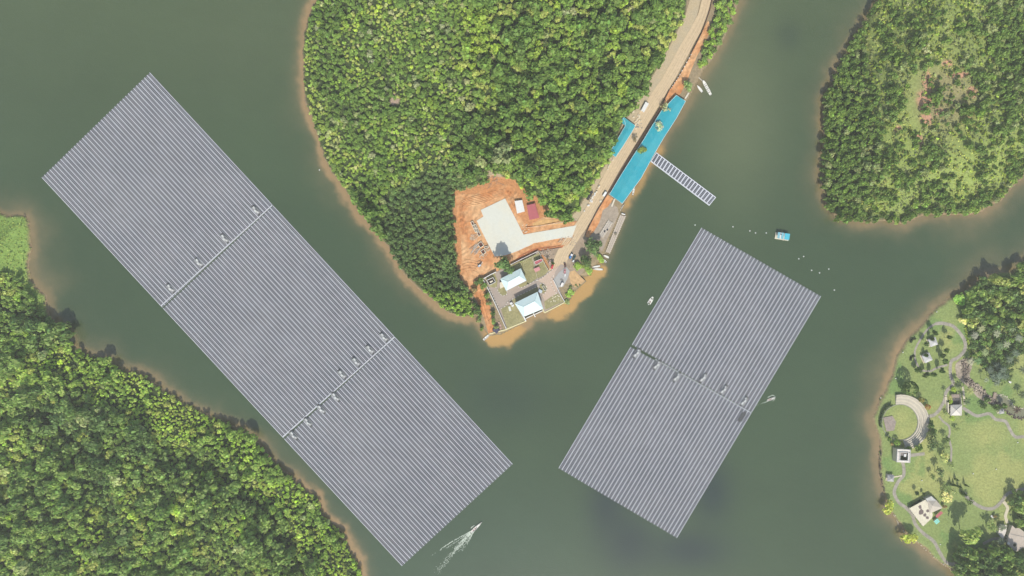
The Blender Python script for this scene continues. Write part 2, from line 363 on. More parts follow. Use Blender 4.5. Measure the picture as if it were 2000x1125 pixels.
M_white = mat('white_paint', (0.70, 0.70, 0.66), 0.6, 0.08, 0.9)
M_cream = mat('cream_render', (0.68, 0.62, 0.48), 0.8, 0.12, 0.9)
M_yell = mat('pale_yellow_wall', (0.7, 0.64, 0.36), 0.8, 0.12, 0.9)
M_grey = mat('weathered_grey', (0.3, 0.29, 0.27), 0.85, 0.2, 0.8)
M_dark = mat('dark_metal', (0.05, 0.052, 0.055), 0.5, 0.2, 0.8)
M_glass = mat('dark_glass', (0.03, 0.035, 0.04), 0.1, 0.05, 0.8, spec=0.6)
M_rubber = mat('rubber', (0.03, 0.03, 0.03), 0.8)
M_path = mat('stone_path', (0.36, 0.33, 0.27), 0.9, 0.25, 0.45, 0.03, 0.2, col2=(0.27, 0.25, 0.21), scale2=0.25, amt2=0.8)
M_kerb = mat('painted_kerb', (0.76, 0.73, 0.64), 0.8)
M_kerb2 = mat('bare_kerb', (0.3, 0.27, 0.22), 0.9)
M_wood = mat('weathered_planks', (0.5, 0.43, 0.35), 0.9, 0.3, 1.5, wave=(1.5, 1.05, 1), bump=0.03)
M_brwall = mat('rusty_sheet_wall', (0.14, 0.07, 0.045), 0.8, 0.35, 0.8)
M_bark = mat('bark', (0.16, 0.125, 0.09), 0.95, 0.3, 2.0)

ORANGE = [(889,384),(896,376),(908,379),(928,380),(940,372),(952,368),(972,364),(993,360),(1003,366),(1012,378),(1020,392),(1012,400),(1012,418),(1024,436),(1042,434),(1062,424),(1083,426),(1108,434),(1130,432),(1128,446),(1118,466),(1108,478),(1088,482),(1062,486),(1040,494),(1000,514),(976,528),(945,540),(942,546),(950,575),(960,610),(966,646),(954,652),(944,618),(930,585),(915,562),(902,548),(899,520),(902,500),(899,455),(893,420)]
sheet('bare_soil', ORANGE, SITE_Z + 0.12, M_soil, SITE_Z - 0.3)
sheet('cleared_ground', [(1090,560),(1080,536),(1064,500),(1040,490),(1070,486),(1108,478),(1130,450),(1160,452),(1185,470),(1178,490),(1150,505),(1140,530),(1120,550)], SITE_Z + 0.06, M_dirt, SITE_Z - 0.3)
sheet('shore_yard', [(1168,412),(1190,395),(1206,405),(1209,418),(1198,442),(1186,466),(1176,490),(1156,480),(1150,462)], SITE_Z + 0.1, mat('grey_brown_yard', (0.36, 0.3, 0.23), 0.95, 0.25, 0.7, 0.15, 0.1), SITE_Z - 0.3)
sheet('soil_bank', [(1190,382),(1198,388),(1188,403),(1177,411),(1174,424),(1170,436),(1160,452),(1150,464),(1143,462),(1151,442),(1167,411),(1186,381)], SITE_Z + 0.16, M_soil, SITE_Z - 0.3)
sheet('soil_bank', [(1383,40),(1389,56),(1376,84),(1362,108),(1352,132),(1342,158),(1330,182),(1308,204),(1298,216),(1290,209),(1310,172),(1328,146),(1350,105),(1371,64)], SITE_Z + 0.16, M_soil, SITE_Z - 0.3)
sheet('soil_bank', [(1112,531),(1122,528),(1134,540),(1143,549),(1131,558),(1122,561),(1114,552),(1112,540)], SITE_Z + 0.1, mat('tan_spoil', (0.55, 0.36, 0.18), 0.95, 0.3, 0.5, 0.2, 0.1), SITE_Z - 0.3)
strip('verge', [(1118,425),(1140,396),(1160,358,16),(1188,312,20),(1210,270,26),(1236,226,26),(1262,190,24),(1288,150,24),(1312,108,24),(1344,44,22),(1358,0,20),(1374,-70,18)], 20, SITE_Z + 0.05, M_verge, 0.6)
strip('road', [(1080,545,30),(1090,520,26),(1103,490,24),(1122,460,22),(1146,424,22),(1172,380,24),(1194,341,25),(1217,300,24),(1243,255,25),(1270,209,26),(1303,158,22),(1335,100,22),(1368,40,19),(1380,0,18),(1398,-70,18),(1450,-300,18)], 22, SITE_Z + 0.24, M_road, 0.5)
sheet('soil_bank', [(1001,513.5),(1014,500),(1034,489),(1052,484),(1080,480.5),(1102,479),(1098,484),(1070,486.5),(1050,490.5),(1022,504)], SITE_Z + 0.3, mat('dark_red_soil', (0.47, 0.17, 0.075), 0.95, 0.3, 0.4, 0.2, 0.1))
sheet('spoil_heap', [(1040,436),(1062,428),(1084,429),(1104,433),(1092,438),(1060,441),(1042,443)], SITE_Z + 0.3, mat('yellow_spoil', (0.62, 0.38, 0.16), 0.95, 0.25, 0.4, 0.3, 0.1))
RC = [(1080,545),(1090,520),(1103,490),(1122,460),(1146,424),(1172,380),(1194,341),(1217,300),(1243,255),(1270,209),(1303,158),(1335,100),(1368,40),(1380,0),(1398,-70)]
M_trk = mat('wheel_track', (0.50, 0.385, 0.245), .95, .2, .5)
for k, (ox, oy) in enumerate(((-5, -3), (-1.5, -1), (3, 2), (6, 4))): strip('wheel_track', [(x + ox * (.6 if y < 60 else 1) + rnd.uniform(-.8, .8), y + oy * .6) for x, y in RC], 1.1, SITE_Z + .255 + .004 * k, M_trk, .3, base=SITE_Z + .1)
sheet('concrete_pad', [(986.5,387.5),(1006,425),(1022.5,458),(1126,440),(1117,463.5),(1098,465),(1081,467.5),(1060,472),(1042.6,475),(1034,480),(1027,482.6),(1014,489),(1001,494),(985,499),(966,501),(948,466),(931,431),(944,423),(939,410)], SITE_Z + 0.4, M_conc)

# soil ridges and wheel ruts
def rut(pts, w_, h_, name='soil_ridge'):
    L = smooth_line(pts, 5); b = MB(); vs = []; n = len(L)
    for i, p in enumerate(L):
        t = L[min(i + 1, n - 1)] - L[max(i - 1, 0)]; t = t / (np.hypot(*t) + 1e-9); q = np.array([-t[1], t[0]]) * w_ / 2 * rnd.uniform(0.7, 1.3)
        z = SITE_Z + 0.1; hh = h_ * rnd.uniform(0.5, 1.2) * (0.05 if i in (0, n - 1) else 1)
        vs += [W(*(p - q), z), W(*p, z + hh), W(*(p + q), z)]
    for i in range(n - 1): b.f += [(3*i, 3*i+1, 3*i+4, 3*i+3), (3*i+1, 3*i+2, 3*i+5, 3*i+4)]
    b.v = vs
    tag(b.build(name, M_soil), kind='structure')
for k in range(6): rut([(898+k*2,395-k*-3),(915,387+k*3),(940,380+k*3.5),(968,373+k*2.6),(984,371+k*2.2)], 1.8, 0.55)
for k in range(4): rut([(986+k*3,368+k*2),(993+k*2.5,380),(1000+k*2.4,398),(1008+k*2,412)], 1.6, 0.5)
for k in range(5): rut([(896+k*2.2,398),(899+k*2,420),(901+k*2.5,442),(905+k*2,460)], 1.6, 0.5)
for k in range(5): rut([(903,512+k*5.2),(912,508+k*5.5),(924,509+k*5),(932,512+k*5)], 1.6, 0.4)
rut([(1027,444),(1050,441),(1080,436),(1108,428)], 2.5, 1.0)
rut([(1020,498),(1050,488),(1075,484),(1102,478)], 2.0, 0.8)
for k in range(3): rut([(1097+k*4,481),(1106+k*4,470),(1116+k*3,458)], 1.4, 0.4)
rut([(930,575),(940,600),(952,640)], 2, 0.5); rut([(937,572),(946,600),(957,635)], 1.6, 0.5)

# ------------------------------------------------------------------ floating solar rafts
def pv_glass():
    m = mat('photovoltaic_glass', (0.046, 0.057, 0.080), 0.25, 0.3, 0.05, spec=0.5, col2=(0.082, 0.088, 0.104), scale2=0.02, amt2=0.8)
    return m
M_pv = pv_glass()
M_float = mat('pale_float_plastic', (0.62, 0.64, 0.68), 0.6, 0.06, 0.1)
M_bed = mat('grey_float_bed', (0.30, 0.31, 0.33), 0.7, 0.12, 0.1, col2=(0.35, 0.355, 0.37), scale2=0.02, amt2=0.7)
def raft(label, A, B, Cc, D, rows, npan, ph, skip=()):
    """A-B: first short edge, D-C: last short edge (photo px). Rows run A->D."""
    q = [np.array(W2(*p)) for p in (A, B, Cc, D)]
    cen = sum(q) / 4
    t = thing('floating_solar_array', label, 'solar array', (cen[0], cen[1], 0), 0, 'solar panel rafts floating on the reservoir')
    def P(u, v): # u across, v along
        u = np.asarray(u, float)[..., None]; v = np.asarray(v, float)[..., None]
        return (q[0] * (1 - u) + q[1] * u) * (1 - v) + (q[3] * (1 - u) + q[2] * u) * v - cen
    Lv = np.hypot(*(q[3] - q[0])); Lu = np.hypot(*(q[1] - q[0]))
    b = MB(); c = [P(u, v) for u, v in ((0, 0), (1, 0), (1, 1), (0, 1))]
    b.prism([tuple(x) for x in c], -0.1, 0.22); b.build('float_bed', M_bed, t)
    ww = 0.50 / Lu
    for i in range(rows + 1):
        u = i / rows; u = min(max(u, ww * 0.5), 1 - ww * 0.5)
        b = MB(); pp = [P(u - ww / 2, -0.001), P(u + ww / 2, -0.001), P(u + ww / 2, 1.001), P(u - ww / 2, 1.001)]
        b.prism([tuple(x) for x in pp], 0.1, 0.42); b.build('walkway', M_float, t)
    slots = np.arange(npan); du = 1 / rows
    for i in range(rows):
        keep = slots >= 0
        for (r0, r1, s0, s1) in skip:
            if r0 <= i < r1: keep &= ~((slots >= s0) & (slots < s1))
        s = slots[keep]; v0 = (s + 0.2) / npan; v1 = (s + 0.76) / npan
        u0 = (i + 0.0) * du + ww * 0.75 + 0.0 * v0; u1 = (i + 1) * du - ww * 0.75 + 0.0 * v0
        zl = 0.42; zh = 0.54
        cs = [np.concatenate([P(a_, b_), np.full((len(s), 1), z_)], 1) for a_, b_, z_ in
              ((u0, v0, zl), (u1, v0, zl), (u1, v1, zh), (u0, v1, zh), (u0, v0, 0.3), (u1, v0, 0.3), (u1, v1, 0.3), (u0, v1, 0.3))]
        V = np.stack(cs, 1).reshape(-1, 3); k = (np.arange(len(s)) * 8)[:, None]
        F = np.concatenate([k + np.array(f) for f in ((0, 1, 2, 3), (4, 5, 1, 0), (5, 6, 2, 1), (6, 7, 3, 2), (7, 4, 0, 3))])
        # face order check: make the top face point up
        p = V[F[0]]; nz = np.cross(p[1] - p[0], p[2] - p[0])[2]
        if nz < 0: F = F[:, ::-1]
        link('panel_row', np_mesh('panel_row', V, F), t, M_pv)
    return t
A_, B_, C_, D_ = (293,142), (82,347), (785,1105), (1001,906)
def mixp(p, r, t): return (p[0] + (r[0] - p[0]) * t, p[1] + (r[1] - p[1]) * t)
e0, e1 = 0.3372, 0.3385; f0, f1 = 0.6735, 0.6765
LABS = ['long grey solar raft forming the upper left end of the big three-part array',
        'middle grey solar raft of the big three-part array on the left water',
        'lower right end raft of the big three-part solar array, near the speeding boat']
for lb, (s0, s1) in zip(LABS, ((0, e0), (e1 + .0015, f0), (f1, 1))):
    raft(lb, mixp(A_, D_, s0), mixp(B_, C_, s0 - (0.003 if s0 else 0)), mixp(B_, C_, s1 - (0.003 if s1 < 1 else 0)), mixp(D_, A_, 1 - s1), 40, 128, 0 if s0 == 0 else 3)
E_, F_, G_, H_ = (1370,445), (1603,579), (1322,1050), (1091,914)
raft('upper half raft of the solar array right of the pump station', E_, F_, mixp(F_, G_, 0.479), mixp(E_, H_, 0.486), 36, 100, 2)
raft('lower half raft of the solar array right of the pump station', mixp(E_, H_, 0.497), mixp(F_, G_, 0.484), G_, H_, 36, 104, 5)
# the narrow raft: rows run across it
def narrow():
    a, b, c, d = [np.array(p, float) for p in ((1281,298), (1271,315), (1385.5,401.5), (1398,386))]
    q = [np.array(W2(*p)) for p in (a, b, c, d)]; cen = sum(q) / 4
    t = thing('floating_solar_array', 'small narrow solar raft reaching out like a jetty from the long turquoise shed', 'solar array', (cen[0], cen[1], 0), 0, 'solar panel rafts floating on the reservoir')
    P = lambda u, v: (q[0] * (1 - u) + q[1] * u) * (1 - v) + (q[3] * (1 - u) + q[2] * u) * v - cen
    bb = MB(); bb.prism([tuple(P(u, v)) for u, v in ((0, 0), (1, 0), (1, 1), (0, 1))], -0.1, 0.22); bb.build('float_bed', M_bed, t)
    n = 20; wv = 0.85 / 64.5
    for i in range(n + 1):
        v = min(max(i / n, wv / 2), 1 - wv / 2); m_ = MB(); m_.prism([tuple(P(u, w_)) for u, w_ in ((-.01, v - wv/2), (1.01, v - wv/2), (1.01, v + wv/2), (-.01, v + wv/2))], 0.1, 0.42); m_.build('walkway', M_float, t)
    for u in (0.0, 1.0):
        m_ = MB(); m_.prism([tuple(P(a1, b1)) for a1, b1 in ((u - .04, 0), (u + .04, 0), (u + .04, 1), (u - .04, 1))], 0.1, 0.40); m_.build('edge_float', M_float, t)
    for i in range(n):
        m_ = MB()
        for k in range(6):
            u0 = 0.07 + k * 0.145; u1 = u0 + 0.078; v0 = i / n + wv * .7; v1 = (i + 1) / n - wv * .7
            m_.prism([tuple(P(x, y)) for x, y in ((u0, v0), (u1, v0), (u1, v1), (u0, v1))], 0.3, 0.5)
        m_.build('panel_row', M_pv, t)
narrow()

# inverter platforms on the rafts
def inverter(px, py, ang, label, dark=False):
    t = thing('inverter_platform', label, 'inverter platform', W(px, py, 0.2), math.radians(ang), 'inverter platforms on the solar rafts')
    m = M_grey
    MB().box(0, 0, 0, 8.2, 4.0, 0.5).build('deck', mat('platform_deck', (0.30, 0.31, 0.31), 0.8, 0.2, 1.0) if not dark else mat('dark_deck', (0.08, 0.085, 0.09), 0.8), t)
    MB().box(-4.6, 0.4, 0, 1.2, 2.4, 0.62).build('hatch', M_dark, t); MB().box(4.6, -0.4, 0, 1.2, 2.4, 0.62).build('hatch', M_dark, t)
    if dark: return t
    for x, y, sx, sy, h in ((-2.2, 0.6, 2.6, 1.6, 2.0), (0.6, -0.4, 2.2, 1.8, 2.3), (2.7, 0.3, 1.3, 1.4, 1.7)):
        c = MB().box(x, y, 0.5, sx * .8, sy * .8, h - .12).build('cabinet', M_white, t)
        MB().box(x, y, 0.38 + h, sx * .85, sy * .85, 0.12).build('cabinet_roof', mat('cabinet_cap', (0.62, 0.64, 0.62), 0.5), t)
    b = MB()
    for x in np.linspace(-4, 4, 7): b.box(x, -1.95, 0.5, .08, .08, 1.0); b.box(x, 1.95, 0.5, .08, .08, 1.0)
    b.box(0, -1.95, 1.45, 8.1, .08, .08); b.box(0, 1.95, 1.45, 8.1, .08, .08); b.build('railing', M_grey, t)
    return t
ORD = ['topmost', 'second from the top', 'third from the top', 'lowest']
for k, p in enumerate([(500,411),(439,466),(389,513),(334,563)]):
    inverter(*p, -47, 'inverter platform above upper seam of left array, %s of four' % ORD[k])
for k, p in enumerate([(750,658.5),(723,682.5),(696,706.5),(668.5,731)]):
    inverter(*p, -47, 'inverter platform above lower seam of left array, %s of four' % ORD[k])
for k, p in enumerate([(656,775),(628,799),(602,824),(574,850)]):
    inverter(*p, -47, 'inverter platform below lower seam of left array, %s of four' % ORD[k])
for k, p in enumerate([(1243.5,690),(1283,713),(1321.5,736.5)]):
    inverter(*p, 59, 'inverter platform below seam of right array, %s of three' % ['leftmost', 'middle one', 'rightmost'][k])
for k, p in enumerate([(1373,738),(1413,761),(1452.5,783.5)]):
    inverter(*p, 59, 'inverter platform above seam of right array, %s of three' % ['leftmost', 'middle one', 'rightmost'][k])
inverter(1449, 814, 59, 'empty dark platform slot near the right end of the right array seam', True)

def seam(pa, pb, label, w_, group='walkways between the solar rafts'):
    a, b = W2(*pa), W2(*pb); cx, cy = (a[0] + b[0]) / 2, (a[1] + b[1]) / 2
    t = thing('gangway', label, 'walkway', (cx, cy, 0.2), math.atan2(b[1] - a[1], b[0] - a[0]), group)
    L = math.hypot(b[0] - a[0], b[1] - a[1])
    MB().box(0, 0, 0, L, w_, 0.45).build('deck', M_float, t)
    for s in (-1, 1):
        m_ = MB().box(0, s * (w_ / 2 + .06), 0.9, L, 0.06, 0.07)
        for x in np.arange(-L / 2 + 1, L / 2, 6): m_.box(x, s * (w_ / 2 + .06), 0.45, 0.08, 0.08, 0.45)
        m_.build('railing', M_grey, t)
seam((532,401), (315,597.5), 'long pale service walkway across the upper seam of the left array', 0.85)
seam((771,658), (552,853.5), 'long pale service walkway across the lower seam of the left array', 0.85)
seam((1280,702), (1467,806), 'thin pale service walkway along the seam of the right array', 0.6)

# ------------------------------------------------------------------ buildings of the compound and the road side
def fp(pts, z): return [W2(x, y, z) for x, y in pts]
def centre(pts, z=0):
    p = fp(pts, z); return (sum(a for a, _ in p) / len(p), sum(b for _, b in p) / len(p))
def shrink(P, k):
    cx = sum(a for a, _ in P) / len(P); cy = sum(b for _, b in P) / len(P)
    return [(cx + (a - cx) * k, cy + (b - cy) * k) for a, b in P]
def lerp2(a, b, t): return (a[0] + (b[0] - a[0]) * t, a[1] + (b[1] - a[1]) * t)
def face_openings(par, p0, p1, zb, n, h=2.0, w_=1.4, name='window', m=None, sill=1.0, door=None):
    """windows (frame > glass) along a wall line, coordinates in world"""
    L = math.hypot(p1[0] - p0[0], p1[1] - p0[1])
    for i in range(n):
        t = (i + 0.5) / n; c = lerp2(p0, p1, t); ux, uy = (p1[0] - p0[0]) / L, (p1[1] - p0[1]) / L
        a = (c[0] - ux * w_ / 2, c[1] - uy * w_ / 2); b = (c[0] + ux * w_ / 2, c[1] + uy * w_ / 2)
        dr = (door is not None and i == door)
        z0 = zb if dr else zb + sill; nm = 'door' if dr else name
        f = MB().bar(a, b, 0.16, z0, z0 + (h if not dr else 2.2)).build(nm, M_white if not dr else M_grey, par, world=True)
        g = MB().bar(lerp2(a, b, .1), lerp2(a, b, .9), 0.24, z0 + .1, z0 + (h if not dr else 2.2) - .1).build('pane', M_glass, par, world=True)
        g.parent = f
def hip_building(pts, ridge, zb, eave, ridge_h, label, cat, wall_m, roof_m, name='building', extra=None, nwin=4, ribs=True):
    """pts: 4 eave corners (photo px, seen at eave height) in order; ridge: two px points (None -> pyramid)"""
    ze = zb + eave; P = fp(pts, ze); cx, cy = sum(a for a, _ in P) / 4, sum(b for _, b in P) / 4
    t = thing(name, label, cat, (cx, cy, zb))
    Wl = shrink(P, 0.92); MB().prism(Wl, zb - 0.3, ze - 0.05).build('wall', wall_m, t, world=True)
    r0, r1 = [W(x, y, ze + ridge_h) for x, y in ridge]
    b = MB(); th = 0.18
    E = [(x, y, ze) for x, y in P]; Eb = [(x, y, ze - th) for x, y in P]
    b.add(E + [r0, r1] + Eb, [(0, 1, 5, 4), (1, 2, 5), (2, 3, 4, 5), (3, 0, 4), (9, 8, 7, 6), (0, 6, 7, 1), (1, 7, 8, 2), (2, 8, 9, 3), (3, 9, 6, 0)])
    rf = b.build('roof', roof_m, t, world=True)
    rb = MB()
    for p, q in ((E[0], r0), (E[3], r0), (E[1], r1), (E[2], r1), (r0, r1)):
        if Vector(p) != Vector(q): rb.tube((p[0], p[1], p[2] + .04), (q[0], q[1], q[2] + .04), 0.13, 0.13, 5)
    o = rb.build('ridge_cap', mat('ridge_cap', (0.35, 0.5, 0.52), 0.5) if roof_m.name.startswith('light_blue') else M_grey, t, world=True); o.parent = rf
    for i in range(4): face_openings(t, Wl[i], Wl[(i + 1) % 4], zb, nwin if i % 2 == 0 else 2, door=(1 if i == 3 else None), h=min(2, eave - 1.6))
    return t
M_lblue = mat('light_blue_roofing', (0.60, 0.75, 0.745), 0.45, 0.05, 0.6, wave=(1.2, -0.45, 0), bump=0.02, col2=(0.66, 0.76, 0.72), scale2=0.2, amt2=0.5)

# compound paving and lawns
sheet('compound_paving', [(943,545),(969,531.5),(997,516.5),(1051,490),(1060,508),(1072,530),(1084,524),(1096,516),(1108,520),(1106,540),(1090,556),(1102,589),(1064,609),(1059,604),(1022,618),(1027,625),(989,643)], SITE_Z + 0.3, M_paver, SITE_Z - 0.4)
sheet('forecourt', [(1050,548),(1077,529),(1092,519),(1084,532),(1081,547),(1088,562),(1087,575),(1064,588),(1058,575),(1067,562),(1058,552)], SITE_Z + 0.36, M_sandpave, SITE_Z)
sheet('forecourt', [(1081,546),(1092,532),(1106,520),(1113,530),(1108,545),(1100,560),(1089,562)], SITE_Z + 0.42, M_asph, SITE_Z)
LAWNS = [[(1019,512),(1040,502.5),(1049,543.5),(1038,551),(1030,556),(1028,548),(1022,533)],
 [(1041,502),(1052,494),(1060,508),(1071,529),(1064,537),(1050,544)],
 [(976,561),(985,561),(990,573),(985,578),(978,577),(971,567)],
 [(1012,557),(1028,550),(1033,554),(1024,560),(1016,562)],
 [(978,603),(988,598),(1006,592),(1019,618),(1025,625.5),(991,642)],
 [(999,587),(1008,581),(1012,588),(1005,592)],
 [(1009,579.5),(1050,560),(1051.5,570),(1012,588)],
 [(1063,589),(1076,580),(1087,574),(1091,574),(1101,589),(1065,605)],
 [(1054,555.5),(1060,554),(1067,560),(1068,566),(1061,573.6),(1055,569)],
 [(997,517),(1019,507),(1022,533),(1017,524),(990,537)],
 [(948,541),(966,533),(972,548),(970,562),(960,561),(954,558)]]
for L in LAWNS: sheet('lawn', L, SITE_Z + 0.48, M_lawn, SITE_Z)
def kerb(pts, label, closed=False, step=1.35, z=SITE_Z + 0.4, h=0.28, w_=0.38, ma=M_kerb, mb_=M_kerb2):
    P = [np.array(W2(*p)) for p in pts]
    c = sum(P) / len(P)
    t = thing('kerb', label, 'kerb', (c[0], c[1], z), 0, 'kerbs painted in light and dark stretches inside the compound')
    A, B = MB(), MB(); k = 0
    for a, b in zip(P[:-1], P[1:]):
        L = np.hypot(*(b - a)); n = max(1, int(round(L / step)))
        for i in range(n):
            q0 = a + (b - a) * (i / n + 0.02 / L); q1 = a + (b - a) * ((i + 1) / n - 0.02 / L)
            (A if k % 2 == 0 else B).bar(q0 - c, q1 - c, w_, 0, h); k += 1
    A.build('pale_stones', ma, t); B.build('dark_stones', mb_, t)
kerb([(1048.5,548),(1056,544),(1065,538),(1072,532),(1080,526)], 'dashed kerb along the south edge of the lawn with the two red-roofed huts')
kerb([(1049,547),(1040,551),(1031,556),(1023,560),(1017,562),(1012,560),(1011,556)], 'dashed kerb curving below the upper light blue roof')
kerb([(968,560),(973,568),(977,575),(983,578),(989,576),(991,571),(988,563)], 'U-shaped dashed kerb round the little lawn left of the upper blue roof')
kerb([(956,563),(961,573),(967,586),(972,596),(977,603)], 'straight dashed kerb beside the long left boundary wall')
kerb([(978,603),(987,598),(990,591),(997,586),(1008,579.5),(1022,573),(1036,566),(1052,558)], 'long dashed kerb in front of the lower light blue roof')
kerb([(1081,538),(1076,546),(1076,553),(1079,561),(1083,568),(1087,574)], 'dashed kerb at the right side of the sandy forecourt')
kerb([(1054,555),(1060,553.5),(1066,558),(1068.5,565),(1064,573),(1057,578)], 'rounded dashed kerb round the transformer bed')

M_red = mat('red_roofing', (0.44, 0.12, 0.13), 0.6, 0.1, 0.5, wave=(1.5, 0.1, 0), bump=0.02)
M_pink = mat('faded_red_roofing', (0.58, 0.27, 0.26), 0.7, 0.12, 0.5)
hip_building([(1017,524),(1028.3,547.5),(988.6,568),(977,544.5)], [(1014,538.5),(992.5,550)], SITE_Z, 7.0, 1.8, 'upper pale blue hip-roofed pump building beside the bushy tree', 'building', M_cream, M_lblue, nwin=2) if False else None
def order(p): return [p[3], p[0], p[1], p[2]]
b1 = hip_building([(977,544.5),(1017,524),(1028.3,547.5),(988.6,568)], [(992.5,550),(1014,538.5)], SITE_Z, 6.6, 1.8, 'upper one of the two pale blue hip-roofed buildings inside the walled compound', 'building', M_cream, M_lblue)
MB().prism(fp([(976,552),(981,550),(986,559),(977,564)], 5), SITE_Z, SITE_Z + 3.0).build('porch', M_cream, b1, world=True)
b2 = hip_building([(1004.8,592),(1049.8,569.8),(1061,603),(1022,619)], [(1022.4,599),(1044.4,588)], SITE_Z, 8.6, 2.2, 'lower and larger pale blue hip-roofed building standing at the water edge', 'building', M_cream, M_lblue)
m_ = MB(); 
for a, b in (((1026,622.5),(1041,615.5)),((1044,614.5),(1060,607))): m_.bar(W2(*a, 2), W2(*b, 2), 0.7, 0.3, 1.6)
m_.bar(W2(1041.5,612), W2(1045.5,619), 0.9, 0.3, 1.9); m_.bar(W2(1023,619,2), W2(1027,627,2), 1.1, -1, 2.6)
m_.build('intake_walkway', M_white, b2, world=True)

# small structures
def flat_box(name, pts, zb, h, label, cat, m_wall, m_top, parapet=0.0, group=None, topname='roof'):
    P = fp(pts, zb + h); cx, cy = centre(pts, zb + h); t = thing(name, label, cat, (cx, cy, zb), 0, group)
    MB().prism(shrink(P, 0.94), zb - 0.2, zb + h - 0.12).build('wall', m_wall, t, world=True)
    MB().prism(P, zb + h - 0.12, zb + h + 0.05).build(topname, m_top, t, world=True)
    if parapet:
        b = MB(); n = len(P)
        for i in range(n): b.bar(lerp2(P[i], P[(i + 1) % n], .03), lerp2(P[i], P[(i + 1) % n], .97), 0.3, zb + h + 0.05, zb + h + parapet)
        b.build('parapet', M_white, t, world=True)
    Wl = shrink(P, 0.94)
    L = [math.hypot(Wl[i][0] - Wl[(i + 1) % len(Wl)][0], Wl[i][1] - Wl[(i + 1) % len(Wl)][1]) for i in range(len(Wl))]
    if h > 1.9:
        for i in range(len(Wl)):
            if L[i] > 2.2: face_openings(t, Wl[i], Wl[(i + 1) % len(Wl)], zb, max(1, int(L[i] / 3.5)), h=max(0.5, min(1.3, h - 1.6)), w_=1.0, door=0 if i == 0 else None, sill=0.9)
    return t
flat_box('guard_hut', [(1043.4,511),(1058,505.4),(1060,510),(1046,518)], SITE_Z, 4.2, 'small red-topped hut with white parapet in the upper right corner of the compound', 'hut', M_cream, M_red, 0.5)
flat_box('guard_hut', [(1042,525),(1053,520.6),(1055.6,527),(1046,532)], SITE_Z, 2.4, 'small faded pink flat roof hut just below the red-topped one', 'hut', M_cream, M_pink)
def open_tank():
    pts = [(950.5,547.5),(963,542),(967.6,551),(956,557)]; P = fp(pts, 5); c = centre(pts, 5)
    t = thing('settling_tank', 'square roofless white-walled tank in the upper left corner of the compound', 'tank', (c[0], c[1], SITE_Z))
    b = MB()
    for i in range(4): b.bar(P[i], P[(i + 1) % 4], 0.35, SITE_Z, SITE_Z + 3.6)
    b.build('wall', M_white, t, world=True)
    MB().prism(shrink(P, .9), SITE_Z, SITE_Z + .5).build('floor', mat('dark_brown_floor', (0.12, 0.08, 0.06), .9), t, world=True)
    MB().prism([W2(x, y, 4) for x, y in ((956,550),(962,547.5),(963.5,550),(957.5,553))], SITE_Z + .5, SITE_Z + 2.2).build('pump_block', M_cream, t, world=True)
open_tank()
for pts, h, lb in (([(995.5,592),(999.4,590),(1002,593),(997.5,595.7)], 2.4, 'upper small white equipment box left of the lower pale blue roof'),
                   ([(998.4,596.7),(1003,594),(1004,597.6),(1000,600)], 1.8, 'lower small white equipment box left of the lower pale blue roof')):
    flat_box('equipment_box', pts, SITE_Z, h, lb, 'equipment box', M_white, M_white, group='white equipment boxes on the lawn', topname='lid')
flat_box('equipment_slab', [(992.6,599),(996.5,598),(999,607),(994.5,608)], SITE_Z + .4, 0.6, 'low pale concrete slab with pipe stubs beside the white equipment boxes', 'slab', M_conc, M_conc)
def transformer():
    t = thing('transformer', 'grey transformer behind a small white frame on the kerbed bed', 'transformer', (*centre([(1055,569)]), SITE_Z + .4))
    MB().box(0, 0, 0, 3.2, 2.6, 1.6, -0.45).build('body', mat('pale_steel', (0.5, 0.56, 0.6), .5), t)
    b = MB()
    for k in range(5): b.box(-1.2 + k * .6, -1.5, .2, .12, .5, 1.1)
    b.build('cooling_fins', M_grey, t)
    b = MB(); P = [(1.6, 4.4), (3.0, 5.0), (5.0, 1.2), (3.6, .6)]
    for i in range(4): b.bar(P[i], P[(i + 1) % 4], .25, 0, 1.8)
    b.build('frame', M_white, t)
transformer()
def wallrun(pts, h, w_, label, m, name='wall', zb=0.0, cat='wall', posts=None, cap=None):
    c = centre(pts); t = thing(name, label, cat, (c[0], c[1], zb))
    b = MB(); P = [W2(*p, zb + h) for p in pts]
    for p, q in zip(P[:-1], P[1:]): b.bar(p, q, w_, zb, zb + h)
    b.build('panel' if posts else 'masonry', m, t, world=True)
    if cap:
        b = MB()
        for p, q in zip(P[:-1], P[1:]): b.bar(p, q, w_ + .16, zb + h + .004, zb + h + .12)
        b.build('coping', cap, t, world=True)
    if posts:
        for p, q in zip(P[:-1], P[1:]):
            n = max(1, int(math.hypot(q[0] - p[0], q[1] - p[1]) / posts))
            for i in range(n):
                s = lerp2(p, q, i / n); MB().box(s[0], s[1], zb, w_ + .2, w_ + .2, h + .25).build('post', M_white, t, world=True)
    return t
wallrun([(943,545),(954,566),(966,591),(978,618),(989,643)], 4.6, 0.35, 'long white boundary wall down the left side of the compound', M_cream, zb=0, cap=M_white)
wallrun([(955,652.5),(989,643.5),(1012,633.5),(1028,627)], 3.2, 0.7, 'yellow-topped quay wall along the lower left waterfront lawn', M_cream, name='quay_wall', zb=-0.8, cap=M_yell)
wallrun([(1060,604),(1063.5,611),(1083,601),(1103,590.5)], 3.2, 0.7, 'yellow-topped quay wall along the lower right waterfront corner', M_cream, name='quay_wall', zb=-0.8, cap=M_yell)
wallrun([(1103,590),(1092,570),(1081,547)], 4.0, 0.3, 'thin white boundary wall on the right side of the compound', M_cream, zb=0, cap=M_white)
wallrun([(943,545),(957,537),(969,531)], 3.9, 0.5, 'short white wall at the top left corner of the compound', M_cream, zb=SITE_Z - .5, cap=M_white)
